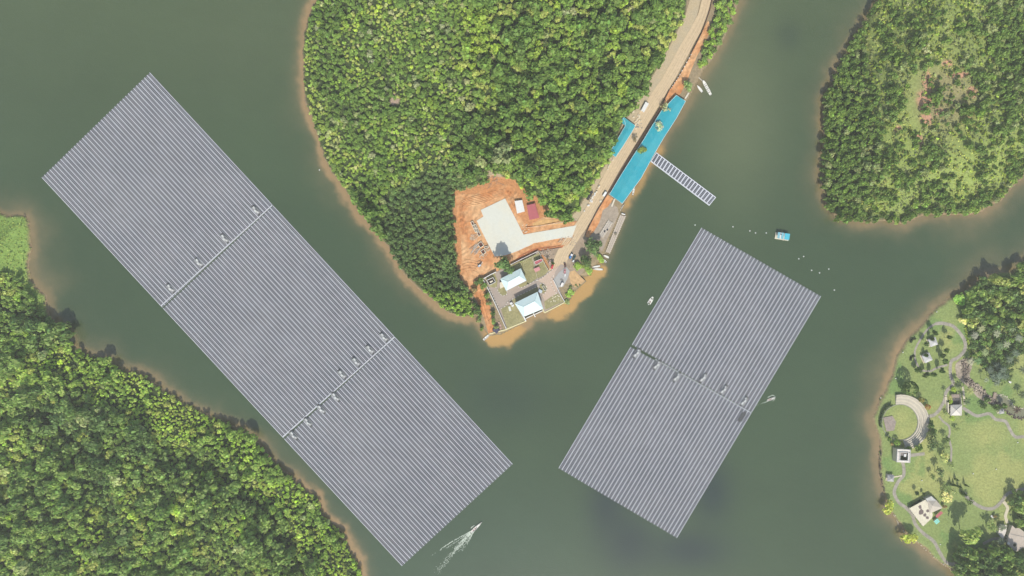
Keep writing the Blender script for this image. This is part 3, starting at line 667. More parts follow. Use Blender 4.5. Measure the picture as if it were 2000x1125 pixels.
wallrun([(997,517),(1022,504.5),(1050,491)], 2.8, 0.3, 'pale wall along the upper side of the compound', M_cream, zb=SITE_Z - .3, cap=M_white)
wallrun([(1016,512),(1036,502.5),(1047,497)], 1.8, 0.22, 'yellow-green pipe fence inside the upper wall of the compound', mat('lime_rail', (0.5, 0.6, 0.2), .6), name='fence', zb=SITE_Z + .3, cat='fence')
wallrun([(1039.5,503),(1044,523),(1049.5,544)], 1.3, 0.2, 'low fence dividing the two lawns of the compound', M_cream, name='fence', zb=SITE_Z + .3, cat='fence')
wallrun([(1051,490),(1060,507),(1066,519),(1072,530)], 2.3, 0.22, 'white mesh fence on the right of the lawn with the red-roofed huts', M_cream, name='fence', zb=SITE_Z, cat='fence', posts=2.6)
wallrun([(1391,0),(1387,18),(1381,36),(1371,64),(1350,105)], 1.9, 0.5, 'upper rust-brown retaining wall along the sandy road', M_brwall, name='retaining_wall', zb=SITE_Z)
wallrun([(1308,175),(1291,209),(1268,245),(1245,282),(1213,333),(1190,374),(1167,411),(1151,442),(1144,458)], 1.7, 0.6, 'long rust-brown retaining wall between the sandy road and the long turquoise shed', M_brwall, name='retaining_wall', zb=SITE_Z)
# rail of short stakes on the road edge
def stakes():
    pts = smooth_line([(1350,106),(1339,126),(1327,147),(1318,161),(1310,173)], 4)
    t = thing('guard_rail', 'dashed row of dark stakes along the road edge between the two retaining walls', 'guard rail', W(1327,140,SITE_Z))
    P = [W2(*p, 3) for p in pts]; k = 0
    for p, q in zip(P[:-1], P[1:]):
        for i in range(2):
            a = lerp2(p, q, i / 2 + .05); b = lerp2(p, q, i / 2 + .36)
            MB().bar(a, b, 0.55, SITE_Z, SITE_Z + 1.3).build('stake', M_brwall if k % 3 else M_white, t, world=True); k += 1
stakes()
wallrun([(1001,516.5),(1022,506),(1050,491.5),(1070,487),(1096,483)], 0.55, 0.5, 'low rust-coloured kerb wall below the orange embankment', M_brwall, name='retaining_wall', zb=SITE_Z + .1).location.z += 0
wallrun([(1030,444.5),(1060,440.5),(1096,434.5),(1126,428)], 0.5, 0.35, 'thin timber edging along the upper side of the concrete ramp', M_wood, name='timber_edging', zb=SITE_Z + .1, cat='edging')

# turquoise sheds
M_turq = mat('turquoise_roofing', (0.022, 0.34, 0.42), 0.45, 0.06, 0.25, wave=(0.9, 2.6, 0), bump=0.05, col2=(0.055, 0.38, 0.44), scale2=0.09, amt2=0.9)
def shed(left, right, h, label, drop=0.5):
    """left/right eave lines (photo px) of equal length; a low ridge between them"""
    z = SITE_Z + h; c = centre(left + right, z)
    t = thing('long_shed', label, 'shed', (c[0], c[1], SITE_Z), 0, 'turquoise-roofed workshops by the road')
    b = MB(); n = len(left); vs = []
    for l, r in zip(left, right):
        mL = ((l[0] + r[0]) / 2, (l[1] + r[1]) / 2)
        vs += [W(*l, z), W(*mL, z + drop), W(*r, z), W(*r, z - .15), W(*l, z - .15)]
    fs = []
    for i in range(n - 1):
        for a in range(5):
            fs.append((i*5 + a, i*5 + (a + 1) % 5, (i+1)*5 + (a + 1) % 5, (i+1)*5 + a))
    fs += [(4, 3, 2, 1, 0), tuple((n-1)*5 + k for k in range(5))]
    b.add(vs, fs); rf = b.build('roof', M_turq, t, world=True)
    e = MB()
    for ln in (left, right):
        for p, q in zip(ln[:-1], ln[1:]): e.bar(W2(*p, z), W2(*q, z), 0.28, z - .22, z + .05)
    for p, q in ((left[0], right[0]), (left[-1], right[-1])): e.bar(W2(*p, z), W2(*q, z), 0.28, z - .2, z + .07)
    o = e.build('eave_trim', mat('pale_trim', (0.55, 0.72, 0.74), .5), t, world=True); o.parent = rf
    k = 0
    for ln, oth in ((left, right), (right, left)):
        P = smooth_line(ln, 3); Q = smooth_line(oth, 3)
        for p, q in zip(P, Q):
            s = p + (q - p) * 0.06; x, y = W2(*s, z)
            MB().box(x, y, SITE_Z - 1.5, .22, .22, h + 1.35).build('post', M_grey, t, world=True); k += 1
    fl = MB(); P = fp(left, z) + fp(right[::-1], z); fl.prism(shrink(P, .95), SITE_Z - .5, SITE_Z + .3); fl.build('floor', M_dirt, t, world=True)
    return t
shed([(1321,186),(1292,216),(1274,245),(1257,273),(1235,307),(1213,342),(1190.5,379.5)], [(1339,197.6),(1321,231),(1310,248),(1297,268),(1276,304),(1252,348),(1215.5,397.5)], 3.6, 'very long turquoise-roofed shed between the road and the water')
shed([(1216,227),(1221.5,241),(1221,246),(1206,272),(1190.7,298)], [(1241,245.7),(1238,251),(1231,263),(1217,285),(1202.5,306.5)], 2.8, 'short turquoise-roofed shed against the forest edge, left of the road')
flat_box('shed_wing', [(1216,227),(1224,233),(1223,246),(1217,242),(1212,235),(1212.5,230)], SITE_Z, 2.75, 'small turquoise wing jutting into the forest from the short shed', 'shed', M_grey, M_turq)
flat_box('site_hut', [(1028.6,401),(1045,397),(1053.5,425.4),(1034,429.7)], SITE_Z, 2.8, 'red-roofed site hut beside the concrete pad', 'hut', M_cream, M_red)
flat_box('site_hut', [(1005,392.7),(1020,390.6),(1025,413),(1010,417)], SITE_Z, 2.8, 'white-roofed site hut next to the red-roofed one', 'hut', M_cream, M_white)
flat_box('container', [(1261,198.5),(1267.5,202.5),(1258,219),(1252,215.5)], SITE_Z, 2.5, 'white site container at the left edge of the sandy road', 'container', M_white, M_white)

# white sacks and crates along the road
def pile(name, label, cat, px, py, n, spread, size, m, part, z=SITE_Z + .2, ang=None, group=None, hmax=1.0):
    t = thing(name, label, cat, W(px, py, z), 0, group)
    for i in range(n):
        x, y = rnd.gauss(0, spread[0]), rnd.gauss(0, spread[1])
        if ang is not None: x, y = x * math.cos(ang) - y * math.sin(ang), x * math.sin(ang) + y * math.cos(ang)
        s = rnd.uniform(.6, 1.3)
        MB().box(x, y, 0, size[0] * s, size[1] * s, size[2] * rnd.uniform(.6, 1.3) * hmax, (ang or 0) + rnd.uniform(-.4, .4), top=.86).build(part, m, t)
    return t
RA = math.radians(57)
pile('sandbag_pile', 'heap of pale sacks between the short turquoise shed and the white container', 'sack pile', 1245, 232, 26, (4.2, 2.2), (1.3, 1.0, .7), mat('pale_sacks', (0.66, .58, .42), .9), 'sack', ang=RA)
pile('block_pile', 'loose white blocks along the road edge below the dark truck', 'block pile', 1149, 401, 7, (3.0, .5), (1.5, .9, .9), M_white, 'block', ang=RA)
pile('block_pile', 'row of pale crates along the road edge above the dark truck', 'crate pile', 1166, 371, 8, (3.2, .5), (1.3, 1.0, 1.0), M_cream, 'crate', ang=RA)
pile('block_pile', 'line of white drums and blocks beside the dark truck', 'block pile', 1157.5, 386, 8, (3.0, .4), (1.4, 1.0, .9), M_white, 'block', ang=RA)
pile('block_pile', 'scattered pale blocks below the short turquoise shed', 'block pile', 1194, 317, 9, (4.0, .7), (1.0, .8, .7), M_cream, 'block', ang=RA)
pile('sandbag_pile', 'small pale heap on the road in front of the white van', 'sack pile', 1173, 393, 5, (.6, .6), (1.5, 1.1, .6), M_cream, 'sack')
pile('timber_pile', 'dark stack of building material beside the shore workshop', 'timber pile', 983, 645, 0, (1, 1), (1, 1, 1), M_wood, 'plank') if False else None

pile('rubble_pile', 'rubble and brick litter between the white mesh fence and the road', 'rubble pile', 1069, 496, 26, (3.4, 2.2), (1.0, .8, .5), mat('mixed_rubble', (.42,.34,.27), .95), 'brick')
pile('rubble_pile', 'broken formwork litter at the upper left corner of the ramp', 'rubble pile', 1026, 448, 12, (2.2, 1.8), (1.0, .6, .4), M_cream, 'brick')
pile('rubble_pile', 'scattered debris on the dirt below the concrete ramp end', 'rubble pile', 1122, 474, 14, (2.6, 3.2), (.9, .7, .4), mat('mixed_rubble', (.42,.34,.27), .95), 'brick')
pile('rubble_pile', 'pale stones beside the pinkish forecourt above the right quay wall', 'rubble pile', 1084, 583, 24, (4.2, 1.6), (.9, .7, .4), M_cream, 'stone', ang=.45)
pile('rubble_pile', 'dark scrap heap at the foot of the white container', 'scrap heap', 1247, 246, 7, (1.6, 1.2), (1.1, .8, .6), M_grey, 'scrap')
# footing forms, timber and rubble left of the pad
def footing(px, py, a, L, B, label, m=M_cream, cells=2):
    t = thing('footing_frame', label, 'footing', W(px, py, SITE_Z + .1), math.radians(a), 'open footing frames left of the concrete pad')
    b = MB()
    for s in (-1, 1): b.box(0, s * B / 2, 0, L, .45, 1.3)
    for i in range(cells + 1): b.box(-L / 2 + .22 + (L - .44) * i / cells, 0, 0, .45, B - .46, 1.25)
    b.build('form_wall', m, t)
    MB().box(0, 0, 0.02, L * .96, B * .9, .1).build('pit_floor', mat('wet_red_earth', (0.13, 0.05, 0.035), .8), t)
for a in ((926,443,-65,10,2.0,'uppermost long footing frame',3),(932,450,-65,11,2.0,'long footing frame beside the uppermost one',3),
          (939,478,-55,4.5,3.6,'square footing frame in the middle of the rubble',1),(944,492,-55,4.0,3.2,'lower square footing frame among the rubble',1),(950,483,15,4.0,1.4,'small footing frame touching the pad',1)):
    footing(a[0], a[1], a[2], a[3], a[4], a[5] + ' left of the concrete pad', cells=a[6])
def planks(px, py, n, L, spread, ang, label, m=M_wood, var=.5, name='timber_pile', w_=.35, group=None):
    t = thing(name, label, 'timber pile', W(px, py, SITE_Z + .12), 0, group)
    for i in range(n):
        a = math.radians(ang) + rnd.uniform(-var, var); x, y = rnd.gauss(0, spread), rnd.gauss(0, spread)
        l = L * rnd.uniform(.5, 1.1)
        MB().box(x, y, rnd.uniform(0, .5), l, w_, .25, a).build('plank', m, t)
M_pale_wood = mat('pale_planks', (0.58, .46, .33), .9, .2, 1)
planks(924, 463, 16, 5, 1.8, 30, 'tangle of planks at the foot of the long footing frames', M_pale_wood, 1.2)
planks(928, 487, 16, 7, 1.6, 48, 'bundle of long grey timbers left of the lower square footing', M_wood, .3)
planks(943, 500, 12, 4, 1.5, 20, 'loose planks below the lower square footing', M_pale_wood, 1.5)
planks(952, 487, 8, 3.5, 1.0, 5, 'short planks lying against the pad edge', M_pale_wood, .8)
planks(938, 515, 10, 3, 1.6, 80, 'scattered boards beside the blue generator', mat('dark_boards', (.2,.13,.09), .9), 1.5)
planks(962, 347, 26, 6, 3.4, 25, 'grey felled branches at the forest edge above the orange soil', mat('dead_branches', (0.4, .33, .27), .95), .9, name='brushwood', w_=.16)
planks(1100, 470, 8, 5, 1.6, 50, 'stray boards where the ramp meets the road', M_pale_wood, .4)
planks(1059, 494, 12, 3.2, 2.2, 30, 'brushwood litter above the white mesh fence', mat('dry_brush', (.42,.36,.27), .95), 1.5, name='brushwood', w_=.2)
def generator():
    t = thing('generator', 'small blue and white generator with an arm, on the orange soil', 'generator', W(936.5, 519, SITE_Z + .12), .6)
    MB().box(0, 0, .3, 2.6, 1.6, 1.4).build('body', mat('blue_paint', (0.25, .42, .6), .5), t)
    MB().box(.2, 0, 1.72, 1.6, 1.2, .3).build('cover', M_white, t)
    MB().tube((1.2, 0, 1.2), (4.4, 1.2, 1.6), .16, .12).build('arm', M_white, t)
    for x in (-.9, .9):
        for y in (-.85, .85): MB().tube((x, y - .1, .3), (x, y + .1, .3), .3, .3, 10).build('wheel', M_rubber, t)
generator()
def workshop():
    t = thing('shore_workshop', 'dark tarpaulin lean-to with pink sheets at the lower end of the soil track', 'lean-to', W(971, 642, SITE_Z), .9)
    MB().box(-1.5, 0, 0, 4.6, 5.0, 2.2, 0, .9).build('canopy', mat('dark_blue_tarp', (0.07, .065, .11), .7), t)
    for x, y in ((2.5, 1.5), (4.0, -.5), (2.2, -2.0), (5.0, 2.0)): MB().box(x, y, 0, 1.8, 1.3, .7, x).build('crate', mat('pinkish_sheets', (.5, .32, .27), .9), t)
workshop()
def stake_boats(): pass

# ------------------------------------------------------------------ docks
def dock(px4, label, zt=0.7, gap=True, bitts=0, m=M_wood):
    P = fp(px4, 0); c = centre(px4); a = math.atan2(P[1][1] - P[2][1], P[1][0] - P[2][0])
    t = thing('floating_dock', label, 'dock', (c[0], c[1], 0), 0)
    L0, L1 = lerp2(P[0], P[3], 0), None
    n = 3
    for i in range(n):
        u0, u1 = i / n + (.02 if i else 0), (i + 1) / n - .02 * (i < n - 1)
        q = [lerp2(P[0], P[1], u0), lerp2(P[0], P[1], u1), lerp2(P[3], P[2], u1), lerp2(P[3], P[2], u0)]
        b = MB(); b.prism(q, 0.05, zt - .1 * (i == 1)); b.build('deck', m, t, world=True)
    b = MB()
    for e0_, e1_ in ((P[0], P[3]), (P[1], P[2])):
        k = int(math.hypot(e0_[0] - e1_[0], e0_[1] - e1_[1]) / 1.7)
        for i in range(k + 1):
            s = lerp2(e0_, e1_, i / k); b.box(s[0], s[1], -.2, .5, .5, zt + .35, a)
    b.build('fenders', M_cream, t, world=True)
    return t
d1 = dock([(1211,420),(1222,422.5),(1191,495),(1183,492)], 'long narrow floating timber dock along the shore yard')
MB().box(*W2(1202,457), .8, 2.0, 1.8, 1.0, .5).build('locker', mat('olive_box', (.2,.18,.12), .8), d1, world=True)
d2 = dock([(1187.7,430),(1196,436),(1177,465),(1169,460)], 'short timber platform on the brown shore yard, left of the long dock', zt=SITE_Z + .8, m=mat('grey_planks', (.48,.43,.36), .9, .3, 1.5))
for dx in (-1.2, 1.2): MB().box(*[a + b for a, b in zip(W2(1183,451), (dx, dx * .6))], SITE_Z + .82, 1.4, 1.2, .35, 1.0).build('hatch', M_dark, d2, world=True)
MB().tube(W(1214,417,.8), W(1221,419,.8), .6, .5, 10).build('buoy', M_white, d1, world=True)
def gangplank(p0, p1, w_, label, m=M_cream, z=1.2):
    a, b = W2(*p0), W2(*p1); t = thing('gangplank', label, 'gangplank', ((a[0]+b[0])/2, (a[1]+b[1])/2, z - .2), math.atan2(b[1]-a[1], b[0]-a[0]))
    L = math.hypot(b[0]-a[0], b[1]-a[1]); MB().box(0, 0, 0, L, w_, .2).build('deck', m, t)
    MB().box(0, w_/2, .2, L, .08, .15).box(0, -w_/2, .2, L, .08, .15).build('edge_rail', M_white, t)
gangplank((1344,183), (1337,194), 1.3, 'pale gangplank at the upper end of the long turquoise shed', z=2.6)
gangplank((1364,152), (1371,158), .4, 'thin mooring plank leading to the long open white boat', z=.9)
gangplank((1200,389), (1194,404), 1.3, 'pale plank walkway just below the lower end of the long turquoise shed', z=2.7)

# ------------------------------------------------------------------ boats
M_hull = mat('white_hull_paint', (0.78, 0.77, 0.70), 0.4, 0.06, 0.5)
M_deckb = mat('boat_inner_grey', (0.46, 0.47, 0.45), 0.7, 0.1, 1)
def boat(px, py, L, B, heading, label, kind='open', H=0.9, hull=None, z=0.0, group='small boats around the peninsula', transom=.75):
    t = thing('boat', label, 'boat', W(px, py, z), math.radians(heading), group)
    hm = hull or M_hull
    secs = []; inn = []
    N = 12
    for i in range(N + 1):
        u = i / N; x = -L / 2 + L * u
        k = transom + (1 - transom) * min(1, u / .3) if u < .3 else max(0.04, (1 - ((u - .3) / .7) ** (2.3 if kind != 'long' else 9)))
        bw = B / 2 * k; sh = H * (1 + .35 * u * u)
        secs.append([(x, bw, sh), (x, bw * .8, -.1), (x, 0, -.3), (x, -bw * .8, -.1), (x, -bw, sh), (x, -max(bw - .16, .01), sh), (x, -max(bw * .75 - .1, .008), .25), (x, max(bw * .75 - .1, .008), .25), (x, max(bw - .16, .01), sh)])
    MB().loft([[q for q in s] for s in secs]).build('hull', hm, t)
    if kind in ('open', 'long'):
        n = 3 if kind == 'open' else 6
        for i in range(n):
            x = -L / 2 + L * (.18 + .55 * i / (n - 1)); MB().box(x, 0, .45, .5, B * .78, .12).build('bench', M_deckb if i % 2 else mat('bench_wood', (.2, .17, .13), .8), t)
    if kind == 'decked':
        MB().box(-.05 * L, 0, .5, L * .72, B * .66, .25).build('deck', M_hull, t)
    if kind == 'speed':
        MB().box(.16 * L, 0, .75, L * .28, B * .55, .35, 0, .7).build('foredeck', M_hull, t)
        MB().box(0, 0, .85, .15, B * .6, .5).build('windscreen', M_glass, t)
        for x in (-.12, -.28): MB().box(x * L, 0, .4, .6, B * .6, .3).build('seat', mat('red_brown_seat', (.3, .12, .09), .7), t)
    mt = MB().box(-L / 2 - .25, 0, -.1, .5, .45, 1.2, 0, .8).build('outboard_motor', M_dark if kind != 'long' else M_grey, t)
    return t
boat(1380, 171.5, 14.5, 2.7, 119, 'long open white passenger boat with rows of benches, upper shore', 'long', group=None)
boat(1366, 173.5, 7.6, 2.1, 128+0, 'small white boat with pointed bow beside the long open passenger boat', 'decked')
boat(1183.5, 501, 5.6, 1.9, 155, 'upper of the two short white boats nosed in below the long dock', 'decked')
boat(1179.5, 509, 5.4, 1.8, 142, 'lower of the two short white boats nosed in below the long dock', 'open')
boat(1163.5, 521, 8.0, 1.7, 188, 'upper of the two slim white boats side by side on the orange shallows', 'decked')
boat(1167, 526, 9.2, 1.8, 177, 'lower of the two slim white boats side by side on the orange shallows', 'decked')
boat(951.5, 657.5, 9.0, 2.1, 42, 'grey and white open boat at the lower end of the orange soil track', 'open')
boat(1237.5, 372, 8.4, 1.7, 77, 'slender white canoe under the lower part of the long turquoise shed', 'open')
boat(1209, 404, 8.6, 1.9, 53, 'broad white hull drawn up below the end of the long turquoise shed', 'decked', z=.4)
boat(1213, 407, 8.6, 1.0, 53, 'narrow grey-white canoe next to the broad white hull below the shed', 'open', z=.3)
boat(930.5, 1029.5, 13.5, 2.3, 43, 'white speedboat racing away from the left array with a fanned wake', 'speed', group=None)
boat(1506, 779, 7.6, 1.9, 22, 'white motorboat passing the right array with curved bow waves', 'speed', group=None)
def cat_boat():
    t = thing('workboat', 'small white catamaran workboat at the left edge of the right array', 'boat', W(1270, 588.5), math.radians(58))
    for s in (-1, 1):
        b = MB(); b.loft([[(-2.6, s * 1.2 - .3, .6), (-2.6, s * 1.2 - .3, -.1), (-2.6, s * 1.2 + .3, -.1), (-2.6, s * 1.2 + .3, .6)], [(1.6, s * 1.2 - .35, .65), (1.6, s * 1.2 - .3, -.1), (1.6, s * 1.2 + .3, -.1), (1.6, s * 1.2 + .35, .65)], [(3.0, s * 1.1 - .05, .8), (3.0, s * 1.1 - .05, .3), (3.0, s * 1.1 + .05, .3), (3.0, s * 1.1 + .05, .8)]])
        b.build('hull', M_hull, t)
    MB().box(.2, 0, .66, 3.6, 2.2, .15).build('deck', M_hull, t)
    MB().box(-.6, 0, .82, 1.2, 1.2, .8).build('console', mat('brown_console', (.22, .1, .08), .7), t)
    MB().box(3.7, .1, .6, 1.3, 1.6, .2).build('bow_ramp', M_hull, t); MB().box(-3.1, 0, .3, 1.0, .6, .5).build('outboard_motor', M_white, t)
cat_boat()
def barge():
    t = thing('work_barge', 'blue-roofed pontoon barge afloat above the right array', 'barge', W(1527, 462), math.radians(-9))
    MB().box(0, 0, -.2, 12.2, 5.8, .75).build('deck', mat('cream_deck', (.66, .62, .48), .8), t)
    for x in (-4.6, -1.6, 1.4, 4.6):
        for y in (-2.4, 2.4): MB().box(x, y, .55, .18, .18, 3.2).build('post', M_white, t)
    mb = mat('cyan_sheet', (.07, .46, .58), .5, .1, .6); mb2 = mat('faded_cyan_sheet', (.2, .45, .52), .6, .1, .6)
    for x, w_, m in ((3.2, 4.4, mb), (-.9, 2.2, mb2), (-4.1, 2.0, mb2)): MB().box(x, .2, 3.75, w_, 5.4, .14).build('roof_panel', m, t)
    MB().box(1.1, .2, 3.62, .8, 5.2, .12).box(-2.5, .2, 3.62, 1.2, 5.2, .12).build('walk_board', M_white, t)
    MB().box(-2.4, 1.2, 3.76, .8, .8, .7).build('winch', M_dark, t)
    MB().box(-5.7, -.2, .56, .9, 4.4, .4).build('bow_locker', M_cream, t); MB().box(1.5, -2.9, .1, 1.6, .4, .7).build('fender', M_cream, t)
barge()
for k, (x, y, lb) in enumerate([(1357.5,439.5,'at the upper left corner of the right array'),(1431.5,443,'first right of the top corner of the right array'),(1464.5,451,'left one of the close pair left of the blue barge'),(1475.5,455,'right one of the close pair left of the blue barge'),(1496.5,455,'nearest to the blue barge on its left'),
        (1560,505.5,'lower one of the pair below the blue barge'),(1569.5,501,'upper one of the pair below the blue barge'),(1585,528,'left one of three near the right corner of the array'),(1600.5,533,'middle one of three near the right corner of the array'),(1618.5,525.5,'rightmost one under the top right island'),(1629.5,566.5,'lowest one right of the right array corner'),(624,332,'alone off the left shore of the central peninsula')]):
    t = thing('buoy', 'small white mooring buoy, ' + lb, 'buoy', W(x, y), 0, 'white mooring buoys')
    MB().tube((0, 0, -.2), (0, 0, .45), .55, .5, 12).build('float', M_white, t); MB().tube((0, 0, .45), (0, 0, .9), .08, .06, 6).build('ring_post', M_grey, t)

# wakes
def foam(name, streaks, label, seed):
    r = random.Random(seed); b = MB()
    for (p0, p1, w0, w1, dens) in streaks:
        L = math.hypot(p1[0] - p0[0], p1[1] - p0[1]); n = int(L * 1.7 * dens)
        for i in range(n):
            t = r.random() ** 1.05; w_ = w0 + (w1 - w0) * t; nx_, ny_ = -(p1[1] - p0[1]) / L, (p1[0] - p0[0]) / L
            o = r.gauss(0, .4) * w_; x, y = p0[0] + (p1[0] - p0[0]) * t + nx_ * o, p0[1] + (p1[1] - p0[1]) * t + ny_ * o
            a = math.atan2(-(p1[1] - p0[1]), p1[0] - p0[0]) + r.uniform(-.15, .15); s = r.uniform(.35, 1.0) * (1 - .5 * t)
            X, Y = W2(x, y); b.box(X, Y, -.02, 1.5 * s, .32 * s, .03 + .06 * r.random(), a)
    return tag(b.build(name, mat('foam', (0.56, 0.62, 0.52), .9)), label, 'wake', kind='stuff')
foam('wake', [((924,1035),(886,1056),1,1.5,1.6),((924,1036),(870,1072),1,2,.8),((924,1036),(886,1072),1.5,7,1.8),((923,1038),(850,1120),2,9,1.9),((926,1038),(900,1076),1,4,1.0),((925,1038),(912,1064),.5,1.5,1.4),((884,1057),(861,1072),.7,1,1.5),((868,1069),(840,1087),.5,1.2,.25),((920,1031),(927,1026),1,1,2),((924,1034),(932,1028),2,1,3),((905,1052),(880,1088),2,6,.7)], 'fan of white foam streaks behind the speedboat', 3)
foam('wake', [((1500,783),(1476,793),.5,1,.35),((1500,776),(1509,771.5),.5,.8,2),((1509,771.5),(1514,775),.5,.8,2),((1510,783),(1514,778),.5,.8,2.2),((1499,783),(1495,786),.8,1,2)], 'curved foam round the motorboat beside the right array', 4)

# ------------------------------------------------------------------ vehicles
def vehicle(px, py, heading, label, col, L=4.4, Wd=1.8, Hh=1.5, kind='car', group='vehicles parked around the pump station', col2=None, z=SITE_Z + .42):
    t = thing('parked_car' if kind == 'car' else ('van' if kind == 'van' else 'truck'), label, 'car' if kind == 'car' else kind, W(px, py, z), math.radians(heading), group)
    m = mat('car_paint_%d_%d_%d' % tuple(int(c * 99) for c in col), col, .3, .04, 1, spec=.5)
    if kind == 'car':
        b = MB(); prof = [(-L/2, .35), (-L/2, .85), (-L*.42, .92), (L*.2, .92), (L/2-.1, .75), (L/2, .35)]
        b.loft([[(x, s * Wd / 2, h) for x, h in prof] for s in (-1, 1)]); b.build('body', m, t)
        MB().box(-.25, 0, .9, 2.3, Wd * .9, Hh - .98, 0, .78).build('cabin_glass', M_glass, t); MB().box(-.3, 0, Hh - .08, 1.7, Wd * .7, .08).build('cabin_roof', m, t)
    elif kind == 'van':
        MB().box(-.3, 0, .4, L - .6, Wd, Hh - .4, 0, .96).build('body', m, t); MB().box(L/2 - .7, 0, .4, 1.3, Wd * .96, Hh * .55, 0, .85).build('bonnet', m, t); MB().box(L/2 - .75, 0, Hh*.62, .5, Wd*.86, .55, 0, .8).build('windscreen', M_glass, t)
    else:
        MB().box(L/2 - 1.1, 0, .5, 2.0, Wd, Hh - .5, 0, .88).build('cab', m, t); MB().box(L/2 - .3, 0, 1.2, .5, Wd*.85, .7, 0, .9).build('windscreen', M_glass, t)
        b = MB().box(-1.1, 0, .6, L - 2.4, Wd, .3)
        for s in (-1, 1): b.box(-1.1, s * (Wd/2 - .06), .9, L - 2.4, .12, .8)
        b.box(-L/2 + .15, 0, .9, .12, Wd - .26, .8); b.build('cargo_bed', mat('bed_%d' % int((col2 or col)[0]*99+(col2 or col)[2]*990), col2 or col, .6), t)
        MB().box(-1.1, 0, .92, L - 3.2, Wd*.7, .7, 0, .8).build('load', mat('load_%d' % int((col2 or col)[2]*99), tuple(c * .7 for c in (col2 or col)), .8), t)
    for x in (-L*.32, L*.32):
        for s in (-1, 1):
            w_ = MB().tube((x, s * (Wd/2 - .2), .34), (x, s * (Wd/2 + .02), .34), .34, .34, 12).build('tyre', M_rubber, t)
    for s in (-1, 1): MB().box(L/2 - .02, s * Wd * .34, .6, .08, .3, .16).build('headlight', M_white, t)
    return t
vehicle(1181, 379, 57, 'white van parked on the road at the lower end of the turquoise shed', (.78,.8,.78), 4.9, 1.9, 2.1, 'van')
vehicle(1151.5, 382.5, 60, 'dark flatbed truck parked against the forest edge by the road', (.05,.045,.05), 8.6, 2.3, 2.4, 'truck', col2=(.08,.07,.08))
vehicle(1115, 500.5, 60, 'white pickup with bright blue load at the tree shade near the gate', (.78,.8,.82), 5.0, 1.9, 1.7, 'truck', col2=(.1,.35,.75))
vehicle(1121.5, 503, 62, 'dark green car in the tree shade next to the blue-loaded pickup', (.04,.09,.08), 4.2, 1.7)
vehicle(1119.8, 509.5, 60, 'small white car at the edge of the tree shade', (.75,.76,.74), 2.6, 1.5, 1.4)
vehicle(1078.5, 521, 70, 'bright red car beside the white mesh fence', (.62,.06,.07), 4.0, 1.8)
vehicle(1074, 512, 75, 'pale pinkish car above the red car by the fence', (.5,.36,.3), 3.6, 1.7)
vehicle(1103.5, 518, 100, 'dark brown car, upper one in the row left of the green bank', (.12,.06,.045), 4.4, 1.8)
vehicle(1103, 530, 85, 'faded red car in the row left of the green bank', (.55,.25,.25), 4.0, 1.8)
vehicle(1103.5, 536.5, 88, 'white car at the lower end of the row left of the green bank', (.76,.76,.74), 3.2, 1.7)
vehicle(1097.6, 555.5, 64, 'white box van by the right compound wall', (.8,.76,.7), 4.2, 1.8, 2.0, 'van')
def bike(px, py, a, label, col):
    t = thing('motorbike', label, 'motorbike', W(px, py, SITE_Z + .42), math.radians(a), 'motorbikes by the forecourt')
    for x in (-.65, .65): MB().tube((x, -.06, .3), (x, .06, .3), .3, .3, 12).build('wheel', M_rubber, t)
    MB().box(0, 0, .4, 1.1, .3, .4, 0, .7).build('body', mat('bike_%d' % int(col[0] * 99), col, .4), t); MB().box(-.25, 0, .8, .8, .3, .12).build('seat', M_rubber, t)
    MB().tube((.5, -.35, 1.0), (.5, .35, 1.0), .03, .03).build('handlebar', M_dark, t)
for k, (x, y, a, c, lb) in enumerate([(1095.5,545.5,80,(.05,.05,.05),'leftmost dark motorbike'),(1097.5,546.5,85,(.3,.05,.05),'dark red motorbike'),(1099.5,547.5,90,(.08,.08,.1),'rightmost dark motorbike'),(1111.5,521,100,(.06,.06,.08),'lone dark motorbike')]):
    bike(x, y, a, lb + (' of three in a row above the white box van' if k < 3 else ' parked right of the dark brown car'), c)

# ------------------------------------------------------------------ park paths, stream, pond
PZ = PARK_Z
def ppath(pts, w_, k=0, m=M_path): strip('path', pts, w_, PZ + .1 + .012 * k, m, .25)
ppath([(1827,632.5),(1842,631.5),(1861,637),(1876,652),(1885,669),(1883,686),(1870,699),(1859,705),(1856,718),(1857,735),(1863.5,750)], 6.5, 0)
ppath([(1827,632),(1816.5,639),(1808,647.5),(1799.5,660),(1791,675),(1786.7,688),(1789,707),(1799.5,722),(1816.5,725),(1829,719),(1850.7,712.5)], 4, 1)
ppath([(1863,750),(1848.5,765),(1845,782),(1838,795),(1833.6,802),(1825,810),(1814,813.6)], 6.5, 2)
ppath([(1880.5,796.5),(1895.5,806),(1910,812.5),(1931.7,808),(1944.5,819),(1963.7,823),(1972,838),(1983,853),(2000,853),(2060,850)], 6, 3)
ppath([(1833.6,812.5),(1842,823),(1853,832),(1855,846.7),(1853,855),(1858,876.5),(1857,906)], 4, 4)
ppath([(1761,898),(1765,911),(1765,928),(1754.7,940.5),(1747,957.6),(1748,968),(1756,982),(1770,992),(1782,1006),(1788,1024),(1804,1042),(1824,1058),(1836,1080),(1848,1098),(1864,1102),(1900,1100)], 6.5, 5)
ppath([(1773,890),(1792,888),(1806,886)], 6, 6)
ppath([(1884,962),(1888,970),(1902,982),(1920,992),(1940,993),(1956,980),(1966,966),(1980,960),(2020,950)], 6.5, 7)
M_cpath = mat('cream_path', (0.6, 0.54, 0.40), .9, .1, .8)
ppath([(1960,980),(1968,992),(1964,1008),(1968,1022)], 6, 8, M_cpath)
ppath([(1920,1062),(1940,1053),(1962,1051)], 6, 9)
ppath([(1740,933),(1750,931),(1762,929)], 2.5, 10, M_cpath)
for k, (a, b) in enumerate((((1881,755),(1884,790)), ((1847,772),(1850,800)))): ppath([a, lerp2(a, b, .5), b], 4, 11 + k, M_cpath)
